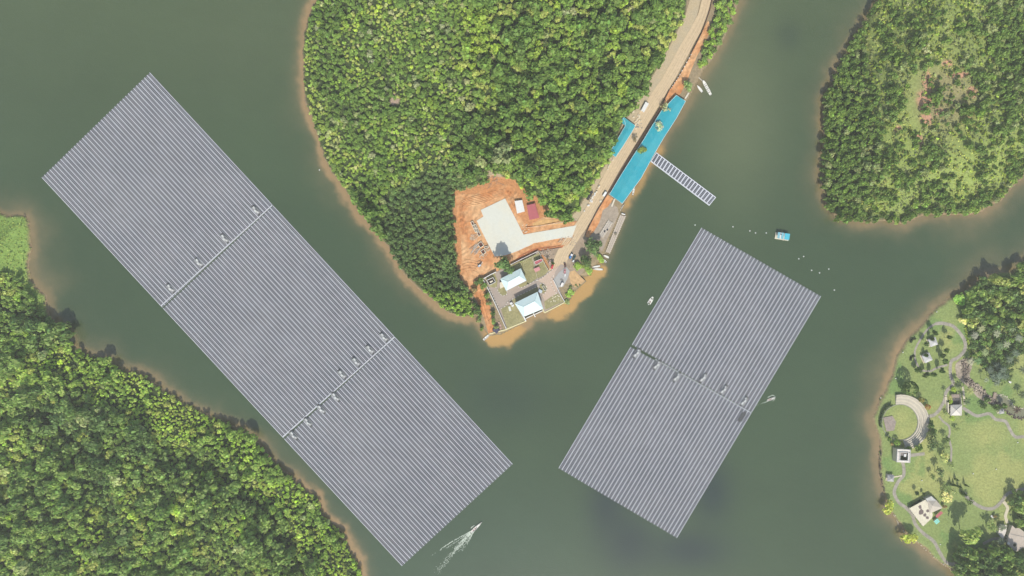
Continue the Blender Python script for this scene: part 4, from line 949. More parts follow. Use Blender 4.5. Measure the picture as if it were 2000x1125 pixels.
M_rock = mat('rocky_stream_bed', (0.40, 0.34, 0.26), .95, .35, .4, .5, .1, col2=(.2, .165, .13), scale2=.12, amt2=1)
STREAM = [(1865.6,718),(1867,710),(1874,703.5),(1883,701),(1892,703),(1897.5,709),(1898.7,718),(1894,730),(1895,740),(1905,748),(1916,755),(1925,768),(1936,773),(1934,790),(1922,784),(1908,775),(1893,757),(1880,747),(1868,735)]
sheet('stream_bed', STREAM, PZ + .12, M_rock)
rk = random.Random(3)
def rocks(pts, n, label, spread=3.0, smin=.5, smax=1.6, name='rocks', m=M_rock):
    b = MB(); L = smooth_line(pts, 8)
    for i in range(n):
        p = L[rk.randrange(len(L))]; x, y = W2(p[0] + rk.gauss(0, spread), p[1] + rk.gauss(0, spread)); s = rk.uniform(smin, smax)
        b.box(x, y, PZ - .1, s, s * rk.uniform(.6, 1), s * rk.uniform(.4, .8), rk.uniform(0, 3), rk.uniform(.4, .8))
    return tag(b.build(name, m), label, 'rocks', kind='stuff')
rocks([(1882,705),(1882,722),(1886,740),(1900,755),(1918,768),(1934,782)], 260, 'boulders and ledges of the dry stream bed in the park', 3.4, .6, 2.2)
M_rock2 = mat('dark_wet_rock', (0.13, 0.10, 0.085), .8, .3, .5)
rocks([(1880,706),(1880,722),(1884,738),(1896,752)], 60, 'dark shaded ledges inside the dry stream bed', 2.0, .8, 2.4, m=M_rock2)
rocks([(1922,775),(1934,783),(1946,787),(1960,800),(1975,812),(1990,816),(2010,814)], 170, 'dark rocks lining the lower bank of the park pond', 1.6, .6, 1.6, m=M_rock2)
rocks([(1942,771),(1957,772),(1970,781),(1983,797),(2005,796)], 110, 'pale stones lining the upper bank of the park pond', .9, .4, .9, m=M_cream)
rocks([(1720,880),(1717,905),(1720,935),(1726,958)], 60, 'dark stones along the park shore below the tower', 1.0, .5, 1.1, m=M_rock2)
rocks([(1745,1005),(1762,1035),(1795,1062),(1815,1080),(1845,1104),(1870,1122)], 60, 'pale stones along the park shore at the winding path', .8, .4, .9, m=M_cream)
sheet('pond', [(1941,770),(1957,772),(1972,783),(1983,797.6),(2010,797),(2010,815),(1983,816),(1966,802),(1950,789),(1941,785)], PZ + .08, mat('murky_pond_water', (0.2, 0.2, 0.12), .2, .05, .1, spec=.5))
def bridge():
    a, b = W2(1941, 766), W2(1936, 790); t = thing('footbridge', 'brown plank footbridge between the dry stream and the park pond', 'bridge', ((a[0]+b[0])/2, (a[1]+b[1])/2, PZ + .3), math.atan2(b[1]-a[1], b[0]-a[0]))
    MB().box(0, 0, 0, 11, 3.0, .3).build('deck', mat('brown_planks', (.33,.26,.2), .9, .25, 1.5), t)
    for s in (-1, 1):
        m_ = MB().box(0, s * 1.6, .9, 11, .15, .15)
        for x in np.linspace(-5.3, 5.3, 7): m_.box(x, s * 1.6, .3, .15, .15, .6)
        m_.build('railing', mat('dark_rail', (.09,.06,.05), .8), t)
bridge()

# ------------------------------------------------------------------ amphitheatre
def amphitheatre():
    cx, cy = W2(1755.7, 824); t = thing('amphitheatre', 'cream stepped amphitheatre arc curving round a small circular lawn', 'amphitheatre', (cx, cy, PZ))
    ms = mat('cream_terrace', (0.58, 0.53, 0.42), .85, .12, .6, col2=(.46,.42,.34), scale2=.15, amt2=.6)
    rin, rout, n = 35.5 * S, 54.5 * S, 6
    for k in range(n):
        r0 = rin + (rout - rin) * k / n; r1 = rin + (rout - rin) * (k + 1) / n; z1 = .45 + .42 * k
        a0, a1 = math.radians(-80), math.radians(103 - k * .6); b = MB(); N = 48; rings = []
        for i in range(N + 1):
            a = a0 + (a1 - a0) * i / N; c, s = math.cos(a), math.sin(a)
            rings.append([(r0 * c, r0 * s, -.2), (r1 * c, r1 * s, -.2), (r1 * c, r1 * s, z1), (r0 * c, r0 * s, z1)])
        b.loft(rings); b.build('tier', ms, t)
        b = MB(); rings = []
        for i in range(N + 1):
            a = a0 + (a1 - a0) * i / N; c, s = math.cos(a), math.sin(a)
            rings.append([(r0 * c, r0 * s, z1), ((r0 + .35) * c, (r0 + .35) * s, z1), ((r0 + .35) * c, (r0 + .35) * s, z1 + .1), (r0 * c, r0 * s, z1 + .1)])
        b.loft(rings); b.build('tier_edge', mat('dark_step_edge', (.44,.41,.34), .85) if k % 2 else M_cream, t)
    b = MB()
    for k in range(n + 1):
        b.box(rin + (rout - rin) * k / n + 1.2, -.2 - k * .02, .0, 1.5, 3.0, .5 + .42 * k)
    b.build('stair', mat('stair_cream', (.52,.47,.38), .85), t)
    b = MB(); rings = []
    for i in range(97):
        a = 2 * PI * i / 96; rings.append([(r * math.cos(a), r * math.sin(a), z) for r, z in ((rin - .6, 0), (rin - .1, 0), (rin - .1, .3), (rin - .6, .3))])
    b.loft(rings, cap=False); b.build('ring_kerb', mat('ring_grey', (.28,.28,.24), .9), t)
    b = MB(); P = [W2(*p) for p in ((1722.7,814.7),(1740.8,811.5),(1748,823),(1744,840),(1729,842))]; b.prism(P, PZ - .1, PZ + .55)
    b.build('stage', mat('stage_stone', (.31,.26,.22), .95, .3, .6, .1), t, world=True)
amphitheatre()

# ------------------------------------------------------------------ park buildings
M_shell = mat('grey_shingle', (0.36, 0.355, 0.35), .7, .12, .8)
def gazebo(px, py, r, label, ang=10, m=None, h=2.8, rh=1.8):
    x, y = W2(px, py, h + PZ); t = thing('gazebo', label, 'gazebo', (x, y, PZ), math.radians(ang), 'grey-roofed gazebos in the park')
    z = h; b = MB(); b.add([(-r, -r, z), (r, -r, z), (r, r, z), (-r, r, z), (0, 0, z + rh), (-r, -r, z - .12), (r, -r, z - .12), (r, r, z - .12), (-r, r, z - .12)],
        [(0, 1, 4), (1, 2, 4), (2, 3, 4), (3, 0, 4), (8, 7, 6, 5), (0, 5, 6, 1), (1, 6, 7, 2), (2, 7, 8, 3), (3, 8, 5, 0)])
    rf = b.build('roof', m or M_shell, t)
    f = MB().tube((0, 0, z + rh - .1), (0, 0, z + rh + .4), .15, .02, 6).build('finial', M_grey, t); f.parent = rf
    for sx in (-1, 1):
        for sy in (-1, 1): MB().box(sx * r * .85, sy * r * .85, 0, .22, .22, z).build('post', M_cream, t)
    MB().box(0, 0, -.1, 2.1 * r, 2.1 * r, .3).build('floor', M_cpath, t)
    return t
gazebo(1822.5, 668, 3.4, 'upper one of the two pale pyramid-roofed gazebos inside the looping path', 20, mat('pale_roof_felt', (.5,.5,.49), .7))
gazebo(1811, 699, 3.6, 'lower one of the two pale pyramid-roofed gazebos inside the looping path', 25, mat('pale_roof_felt', (.5,.5,.49), .7))
gazebo(1739.7, 934, 2.9, 'small grey gazebo alone by the left park shore', -5)
gazebo(1956, 803, 2.3, 'smallest grey gazebo beside the park pond', 10)
def hall():
    pts = [(1857,791),(1879.5,790),(1878.5,811.5),(1856,811.5)]
    t = hip_building(pts, [(1867.8,800.5),(1867.8,800.5)], PZ, 3.6, 2.2, 'square cream pyramid-roofed pavilion where the park paths meet', 'pavilion', M_cream, mat('cream_roof', (.6,.57,.5), .7, .08, .8), name='pavilion', nwin=2)
    MB().prism([W2(*p, 4.0) for p in ((1858,770),(1873,770),(1873.5,777),(1858,777))], PZ + 2.6, PZ + 2.9).build('porch_roof', mat('brown_porch', (.3,.24,.2), .9), t, world=True)
    b = MB()
    for x in (1858, 1873.5):
        for y in (770.5, 777, 789): q = W2(x, y); b.box(q[0], q[1], PZ, .3, .3, 2.7)
    b.bar(W2(1875,768,3), W2(1877,790,3), .3, PZ, PZ + 2.4); b.bar(W2(1851,786,3), W2(1851.5,806,3), .9, PZ, PZ + 2.2)
    b.build('colonnade', M_cream, t, world=True)
    MB().prism([W2(*p) for p in ((1857,777),(1874,777),(1874,790),(1857,790))], PZ, PZ + .3).build('terrace', mat('dark_terrace', (.1,.095,.09), .8), t, world=True)
hall()
def tower():
    c = W2(1754, 886); t = thing('lookout_tower', 'square cream lookout tower with an open stair well near the left park shore', 'tower', (c[0], c[1], PZ), -.05)
    zt = 7.0; b = MB()
    for (x, y, sx, sy) in ((0, 5, 11.2, 1.2), (0, -5, 11.2, 1.2), (-5, 0, 1.2, 8.8), (5, 0, 1.2, 8.8)): b.box(x, y, -.2, sx, sy, zt)
    b.build('wall', M_cream, t)
    b = MB()
    for (x, y, sx, sy) in ((0, 4.4, 11.6, 2.6), (0, -4.9, 11.6, 1.6), (-4.4, -.2, 2.8, 7.6), (4.9, -.2, 1.8, 7.6)): b.box(x, y, zt - .18, sx, sy, .4)
    b.build('roof_walk', mat('pale_terrace', (.66,.62,.56), .8, .15, .5), t)
    b = MB()
    for (x, y, sx, sy) in ((.3, 3.3, 7.6, .3), (.3, -4.0, 7.6, .3), (-3.2, -.3, .3, 7.2), (3.9, -.3, .3, 7.2), (0, 5.6, 11.6, .25), (-5.7, 0, .25, 11), (5.7, 0, .25, 11)): b.box(x, y, zt + .22, sx, sy, .7)
    b.build('parapet', M_white, t)
    MB().box(.3, 1.6, .2, 6.6, 3.2, 6.0).build('stair_core', mat('tower_core', (.25,.22,.2), .9), t); MB().box(1.6, .4, 6.2, 1.8, 2.4, .8).build('skylight', M_white, t)
    for i in range(3):
        f = MB().box(-3 + 3 * i, -5.65, 1.0, 1.4, .2, 1.8).build('window', M_white, t); g = MB().box(-3 + 3 * i, -5.78, 1.15, 1.1, .2, 1.5).build('pane', M_glass, t); g.parent = f
tower()
def villa():
    M_vr = mat('stained_cream_roof', (0.66, 0.61, 0.46), .85, .15, .6, col2=(.2,.15,.13), scale2=.11, amt2=.0)
    zb = PZ; h = 3.6; z = zb + h
    P1 = [(1776,993),(1807,976),(1813,983),(1822,1005),(1820,1012),(1803,1028),(1789,1010)]
    c = centre(P1, z); t = thing('park_building', 'cream flat-roofed building with dark roof stains and a red awning', 'building', (c[0], c[1], zb))
    P = fp(P1, z); MB().prism(shrink(P, .95), zb - .2, z - .1).build('wall', M_cream, t, world=True)
    rf = MB().prism(P, z - .1, z + .12).build('roof', M_vr, t, world=True)
    q = [W(x, y, z + .3) for x, y in ((1811,976),(1829,977),(1841,992),(1816,1003))]; ap = W(1821, 988, z + 2.2)
    b = MB(); b.add(q + [ap] + [(x, y, z) for x, y, _ in q], [(0, 1, 4), (1, 2, 4), (2, 3, 4), (3, 0, 4), (8, 7, 6, 5), (0, 5, 6, 1), (1, 6, 7, 2), (2, 7, 8, 3), (3, 8, 5, 0)][:4] + [(0, 5, 6, 1), (1, 6, 7, 2), (2, 7, 8, 3), (3, 8, 5, 0), (8, 7, 6, 5)])
    b.build('gable_roof', mat('beige_tiles', (.5,.45,.37), .8, .1, .8), t, world=True)
    MB().prism([W2(x, y, z) for x, y in ((1812,978),(1828,979),(1838,992),(1817,1002))], zb, z - .02).build('wing_wall', M_cream, t, world=True)
    q = [W(x, y, z + .4) for x, y in ((1808,974),(1819,969),(1828,977),(1814,984))]
    b = MB(); b.prism([(a[0], a[1]) for a in q], zb, z + .5); b.build('grey_wing', mat('pale_grey_roof', (.47,.47,.44), .7), t, world=True)
    b = MB(); r_ = random.Random(8)
    stn = mat('dark_roof_stain', (.17,.13,.12), .95, .3, .6)
    for k, (x, y, rr) in enumerate(((1799,1000,6),(1797,990,3.5),(1806,1006,3.5),(1811,1011,3.2),(1812,998,3))):
        pts = [W2(x + rr * math.cos(a) * r_.uniform(.7, 1.2), y + rr * math.sin(a) * r_.uniform(.7, 1.3), z) for a in np.linspace(0, 2 * PI, 13)[:-1]]
        b.prism(pts, z + .12, z + .13 + .006 * k)
    o = b.build('roof_stain', stn, t, world=True); o.parent = rf
    MB().prism([W2(x, y, 4) for x, y in ((1827,1008),(1838,998),(1842,1002),(1831,1012))], zb + 2.3, zb + 2.45).build('awning', M_red, t, world=True)
    b = MB()
    for x, y in ((1838,1000),(1831,1010),(1828,1007)): q = W2(x, y, 4); b.box(q[0], q[1], zb, .15, .15, 2.3)
    b.build('awning_posts', M_grey, t, world=True)
    for a_, b_ in (((1776,993),(1789,1010)),((1789,1010),(1803,1028)),((1803,1028),(1820,1012))): face_openings(t, W2(*a_, z-.1), W2(*b_, z-.1), zb, 4, h=1.3)
    k = thing('kiosk', 'small mint-green kiosk just below the red awning', 'kiosk', (*W2(1830, 1018.5, 4), zb), .7)
    MB().box(0, 0, 0, 3.2, 3.0, 2.2).build('wall', M_cream, k); MB().box(0, 0, 2.2, 4.0, 3.6, .2).build('roof', mat('mint_roof', (.25,.62,.5), .6), k); MB().box(0, -1.55, .9, 1.8, .1, .9).build('hatch', M_dark, k)
villa()
def rbuilding():
    zb = PZ; h = 4.2; z = zb + h; mt_ = mat('tan_roof', (.5,.43,.36), .85, .1, .5, col2=(.44,.38,.31), scale2=.1, amt2=.6)
    P1 = [(1976.8,1026),(1983,1032),(1990,1031),(2002,1040),(2030,1046),(2030,1068),(2001,1068),(1985,1078),(1967,1062),(1970,1045)]
    c = centre(P1, z); t = thing('park_building', 'tan-roofed building with a round roof opening at the right edge of the photo', 'building', (c[0], c[1], zb)); P = fp(P1, z)
    MB().prism(shrink(P, .96), zb - .2, z - .1).build('wall', M_cream, t, world=True); rf = MB().prism(P, z - .1, z + .15).build('roof', mt_, t, world=True)
    o = MB().bar(W2(1974,1043,z), W2(2001,1049,z), .35, z + .15, z + .4).build('roof_seam', M_grey, t, world=True); o.parent = rf
    x, y = W2(1981, 1064, z); o = MB().tube((x, y, z + .15), (x, y, z + .5), 1.9, 1.9, 18).build('opening_rim', M_cream, t, world=True); o.parent = rf
    o = MB().tube((x, y, z + .3), (x, y, z + .56), 1.5, 1.5, 18).build('opening_shrub', mat('dark_opening', (.06,.06,.03), .9), t, world=True); o.parent = rf
    x, y = W2(1969, 1061, z); o = MB().box(x, y, z + .15, 1.8, 2.2, .5, .6).build('roof_hatch', M_white, t, world=True); o.parent = rf
    for a_, b_ in ((P1[8], P1[7]), (P1[9], P1[8])): face_openings(t, W2(*a_, z-.1), W2(*b_, z-.1), zb, 3, h=1.5)
    P2 = [(1953.7,1024.7),(1967,1026),(1965,1039),(1958.7,1053.5),(1949.6,1042)]
    flat_box('annex', P2, zb, 3.2, 'white-roofed annex left of the tan-roofed building', 'building', M_cream, mat('warm_white_roof', (.66,.6,.52), .8, .08, .8))
rbuilding()
def ubench(px, py, a, label):
    t = thing('bench', label, 'bench', W(px, py, PZ), math.radians(a), 'white benches and slabs on the park lawns')
    MB().box(0, 0, .4, 3.2, 1.5, .15).build('seat', M_white, t)
    for s in (-1, 1): MB().box(s * 1.2, 0, 0, .25, 1.2, .4).build('leg', M_cream, t)
ubench(1971, 746, -20, 'white bench on the lawn below the palm grove')
ubench(1937.5, 1009, -38, 'thin white bench on the lawn left of the cream path')
def lawnmark(px, py, label):
    t = thing('lawn_lamp', label, 'lamp', W(px, py, PZ), 0, 'white round lawn lamps in the park')
    MB().tube((0, 0, 0), (0, 0, .5), .12, .12, 8).build('stem', M_grey, t); MB().tube((0, 0, .5), (0, 0, .85), .5, .35, 12).build('lamp_cap', M_white, t)
for x, y, lb in ((1900,925,'left one of the pair in the middle of the big lawn'),(1945,916,'right one of the pair in the middle of the big lawn'),(1800,938,'on the lawn right of the small shore gazebo'),(1719.5,777,'at the water edge above the amphitheatre'),(1763,688,'on the shore lawn left of the looping path'),(1829,609,'at the uppermost lawn near the shore'),(1987,864,'below the right end of the long path'),(1836,1063,'beside the winding path near the lower shore'),(1749,739,'on the shore lawn below the looping path')):
    lawnmark(x, y, 'small white lawn lamp ' + lb)

# ------------------------------------------------------------------ vegetation
M_leaf = attr_mat('foliage', 0.6, 0.25, 1.0, 0.0, transl=0.38, objcol=True)
def unit(v): return v / (np.linalg.norm(v, axis=-1, keepdims=True) + 1e-9)
def crown_mesh(kind, seed, nq, size):
    """unit crown: radius 1, height 0..1; returns verts (nq,4,3), shade (nq,3)"""
    r = np.random.RandomState(seed)
    if kind == 'spire':
        zc = r.rand(nq) ** 1.3; a = r.rand(nq) * 2 * PI; rad = (1 - zc) ** .7
        d = np.stack([np.cos(a), np.sin(a), np.full(nq, .35)], 1); P = np.stack([np.cos(a) * rad, np.sin(a) * rad, zc], 1); bid = (a * 2).astype(int)
    elif kind == 'ball':
        d = unit(r.normal(size=(nq, 3))); d[:, 2] = np.abs(d[:, 2]) * 1.0 - .15; d = unit(d); P = d * [1, 1, .62] + [0, 0, .38]; bid = np.zeros(nq, int)
    else:
        K = {'broad': 9, 'small': 4, 'sparse': 7}[kind]
        a = r.rand(K) * 2 * PI + np.arange(K) * 2 * PI / K; rr = np.sqrt(r.rand(K)) * .62; rr[0] = 0.1
        bc = np.stack([np.cos(a) * rr, np.sin(a) * rr, .68 - .42 * rr + r.uniform(-.1, .08, K)], 1); br = r.uniform(.32, .48, K) * (1.15 if kind == 'small' else 1)
        bid = r.randint(0, K, nq); d = unit(r.normal(size=(nq, 3)) + [0, 0, .55]); d[:, 2] = np.where(d[:, 2] < -.35, -d[:, 2], d[:, 2])
        k = (r.uniform(.72, 1.16, nq)[:, None] if kind != 'sparse' else r.uniform(.5, 1.1, nq)[:, None])
        P = bc[bid] + d * br[bid][:, None] * [1, 1, .62] * k
    nrm = unit(d + r.normal(size=(nq, 3)) * .45)
    u = unit(np.cross(nrm, r.normal(size=(nq, 3)))); v = np.cross(nrm, u); s = size * r.uniform(.65, 1.3, nq)[:, None]; e = r.uniform(.6, 1.0, nq)[:, None]
    Q = np.stack([P - u * s - v * s * e, P + u * s - v * s * e * .7, P + u * s * .8 + v * s * e, P - u * s * .7 + v * s * e], 1)
    bs = r.uniform(.85, 1.15, 24)[bid % 24]; sh = (bs * r.uniform(.8, 1.22, nq))[:, None] * (1 + r.normal(size=(nq, 3)) * .05)
    return Q, sh
LIB = {'broad': [crown_mesh('broad', 10 + i, 430, .105) for i in range(6)], 'mid': [crown_mesh('broad', 30 + i, 210, .15) for i in range(7)],
       'small': [crown_mesh('small', 50 + i, 64, .25) for i in range(7)], 'spire': [crown_mesh('spire', 70 + i, 150, .2) for i in range(2)],
       'ball': [crown_mesh('ball', 80 + i, 300, .11) for i in range(2)], 'sparse': [crown_mesh('sparse', 90 + i, 130, .10) for i in range(5)]}
_CM = {}
def crown_me(kind, i):
    if (kind, i) not in _CM:
        Q, sh = LIB[kind][i]; n = len(Q); _CM[(kind, i)] = np_mesh('crown', Q.reshape(-1, 3), np.arange(4 * n).reshape(-1, 4), np.repeat(sh, 4, 0)); _CM[(kind, i)].materials.append(M_leaf)
    return _CM[(kind, i)]
_TM = {}
def trunk_me(kind, i):
    if (kind, i) in _TM: return _TM[(kind, i)]
    r = random.Random(i * 7 + 1); b = MB()
    b.tube((0, 0, -.05), (.01, .01, .35), .06, .045, 7); b.tube((.01, .01, .35), (0, .02, .62), .045, .02, 6)
    n = 5 if kind != 'bare' else 15
    for k in range(n):
        a = 2 * PI * k / n + r.uniform(-.3, .3); z0 = r.uniform(.28, .5); l = r.uniform(.3, .6) if kind != 'bare' else r.uniform(.6, 1.0)
        p1 = (math.cos(a) * l * .55, math.sin(a) * l * .55, z0 + .2); p2 = (math.cos(a + .2) * l, math.sin(a + .2) * l, z0 + r.uniform(.25, .5))
        b.tube((0, 0, z0), p1, .028, .018, 5); b.tube(p1, p2, .018, .006, 4)
        if kind == 'bare':
            for j in range(5):
                aa = a + r.uniform(-.8, .8); b.tube(p1, (p1[0] + math.cos(aa) * .42, p1[1] + math.sin(aa) * .42, p1[2] + r.uniform(.1, .35)), .012, .005, 3)
    me = bpy.data.meshes.new('trunk'); me.from_pydata(b.v, [], b.f); me.update()
    me.materials.append(M_bark if kind != 'bare' else mat('pale_bark', (.62, .62, .58), .9, .15, 2)); _TM[(kind, i)] = me
    return me
G_at = lambda px, py: float(height(np.array([px]), np.array([py]))[0])
def g_seen(px, py, dz):
    g = height(px, py)
    for _ in range(3):
        k = (CAMH - g - dz) / CAMH; g = height(1000 + (px - 1000) * k, 562.5 + (py - 562.5) * k)
    return g
def tree(px, py, r, h, kind, colr, label, group=None, name='broadleaf_tree', gz=None, cat='tree', low=None):
    """px,py: where the crown shows in the photo; r, h metres"""
    g = float(g_seen(np.array([px], float), np.array([py], float), h * .72)[0]) if gz is None else gz
    x, y = W2(px, py, g + h * .72)
    t = thing(name, label, cat, (x, y, g), rnd.uniform(0, 6.28), group)
    i = rnd.randrange(len(LIB[kind])) if kind in LIB else 0
    lo = (.22 if low is None else low) * h
    if kind != 'bare':
        c = link('crown', crown_me(kind, i), t); c.scale = (r, r, h - lo); c.location = (0, 0, lo); c.color = (*(np.array(colr) * FS), 1)
    tk = link('trunk', trunk_me(kind, i % 4), t); tk.scale = (r * (.9 if kind == 'bare' else .75), r * (.9 if kind == 'bare' else .75), h * (1 if kind != 'spire' else .6))
    if kind == 'bare':
        c = link('crown', crown_me('sparse', i), t); c.scale = (r, r, h * .7); c.location = (0, 0, h * .35); c.color = (*(np.array(colr) * FS), 1)
    return t
_PM = {}
def palm(px, py, r, h, label, colr=(.12, .17, .06), group='palms in the park', gz=PZ):
    x, y = W2(px, py, gz + h); t = thing('palm_tree', label, 'palm', (x, y, gz), rnd.uniform(0, 6.28), group)
    k = rnd.randrange(3)
    if k not in _PM:
        rr = random.Random(k); V, F, c = [], [], []
        for f in range(15):
            a = 2 * PI * f / 15 + rr.uniform(-.15, .15); ln = rr.uniform(.8, 1.05); up = rr.uniform(.05, .35); dr = rr.uniform(.15, .5)
            ca, sa = math.cos(a), math.sin(a); prev = None
            for j in range(6):
                u = j / 5; rad = ln * u; z = up * math.sin(u * PI * .7) - dr * u * u; w_ = .11 * math.sin(PI * min(1, u * .85 + .12)) + .012
                k0 = len(V); V += [(ca * rad - sa * w_, sa * rad + ca * w_, z - .05), (ca * rad, sa * rad, z + .02), (ca * rad + sa * w_, sa * rad - ca * w_, z - .05)]
                s = rr.uniform(.8, 1.2); c += [(s, s, s)] * 3
                if j: F += [(k0 - 3, k0 - 2, k0 + 1, k0), (k0 - 2, k0 - 1, k0 + 2, k0 + 1)]
        me = np_mesh('fronds', V, F, np.array(c)); me.materials.append(M_leaf); _PM[k] = me
    c = link('fronds', _PM[k], t); c.scale = (r, r, r); c.location = (0, 0, h); c.color = (*(np.array(colr) * 1.15), 1)
    MB().tube((0, 0, -.2), (.15, .1, h * .5), .24, .19, 8).tube((.15, .1, h * .5), (0, 0, h), .19, .15, 8).build('trunk', M_bark, t)
    return t

FS = np.array([2.5, 2.52, 1.62])
DK = (.055, .085, .035); MD = (.085, .13, .042); LT = (.15, .215, .055); YG = (.175, .23, .05); BL = (.07, .11, .055); GY = (.175, .195, .13); YL = (.25, .27, .08); FT = (.13, .16, .09); BR = (.16, .12, .075)
# trees of the compound and the road
tree(985, 519, 9.0, 21, 'broad', (.075, .12, .055), 'big bushy green tree between the concrete pad and the upper blue roof')
tree(1163, 483, 9.0, 12, 'broad', (.06, .095, .045), 'big dark round tree beside the long floating dock')
tree(1143, 512, 6.5, 11, 'broad', (.06, .09, .045), 'dark tree left of the slim white boats, casting shade on the parked cars')
tree(1129, 520, 5.0, 4, 'mid', LT, 'bright green low bush by the parked cars', name='bush', cat='bush')
tree(1150, 527, 5.0, 4, 'mid', (.14, .2, .06), 'green bush sloping to the slim white boats', name='bush', cat='bush')
tree(1172, 505, 4.2, 4, 'mid', LT, 'light green bush next to the two short white boats', name='bush', cat='bush')
tree(1346, 166, 5.3, 8, 'broad', (.13, .18, .09), 'rounded pale green tree at the upper end of the long turquoise shed')
tree(1254, 291, 4.6, 7.5, 'broad', (.13, .17, .06), 'small olive tree poking over the middle of the long turquoise shed')
tree(1287, 247, 5.6, 8, 'bare', (.27, .30, .28), 'leafless pale tree spreading over the upper middle of the long turquoise shed', name='bare_tree')
tree(1302, 210, 5.2, 8.5, 'sparse', (.25, .25, .2), 'greyish feathery tree over the upper end of the long turquoise shed', name='bare_tree')
tree(1241, 271, 3.6, 5, 'bare', (.12, .1, .08), 'thin brown tree shading the road beside the short turquoise shed', name='bare_tree')
tree(1110, 577, 3.2, 2.2, 'mid', LT, 'bright green bush on the small green bank right of the compound wall', name='bush', cat='bush')
tree(1116, 570, 3.4, 2.2, 'mid', (.16, .24, .07), 'bushy green patch at the shore right of the compound wall', name='bush', cat='bush')
tree(1108, 588, 3.0, 2.0, 'mid', FT, 'dull green bush at the lower right corner of the compound wall', name='bush', cat='bush')
tree(1070, 506, 1.9, 4, 'bare', BR, 'small brown bare tree above the pale pinkish car', name='bare_tree')
tree(1080, 514, 2.0, 4, 'small', DK, 'small dark tree above the bright red car')
tree(963, 612, 3.2, 5, 'mid', DK, 'dark shrub against the outside of the long left boundary wall', name='bush', cat='bush')
for k, (x, y, r_, c) in enumerate([(945,560,3.6,MD),(949,577,3.2,MD),(955,592,2.8,FT),(964,628,3.0,(.12,.17,.07)),(969,640,2.4,FT),(933,553,3.8,DK),(926,567,4,BR),(941,642,2.6,MD),(935,626,2.8,FT),(940,548,3.4,MD)]):
    tree(x, y, r_, 4.5, 'mid', c, ['green bush outside the top of the left boundary wall','green bush a third down the left boundary wall','dull bush at the middle of the left boundary wall','green bush near the bottom of the left boundary wall','last dull bush beside the dark lean-to','dark bush where the soil track narrows','reddish brown bush left of the soil track','green bush left of the lower soil track','dull green bush at the shore left of the soil track','green bush under the blue generator'][k], name='bush', cat='bush')

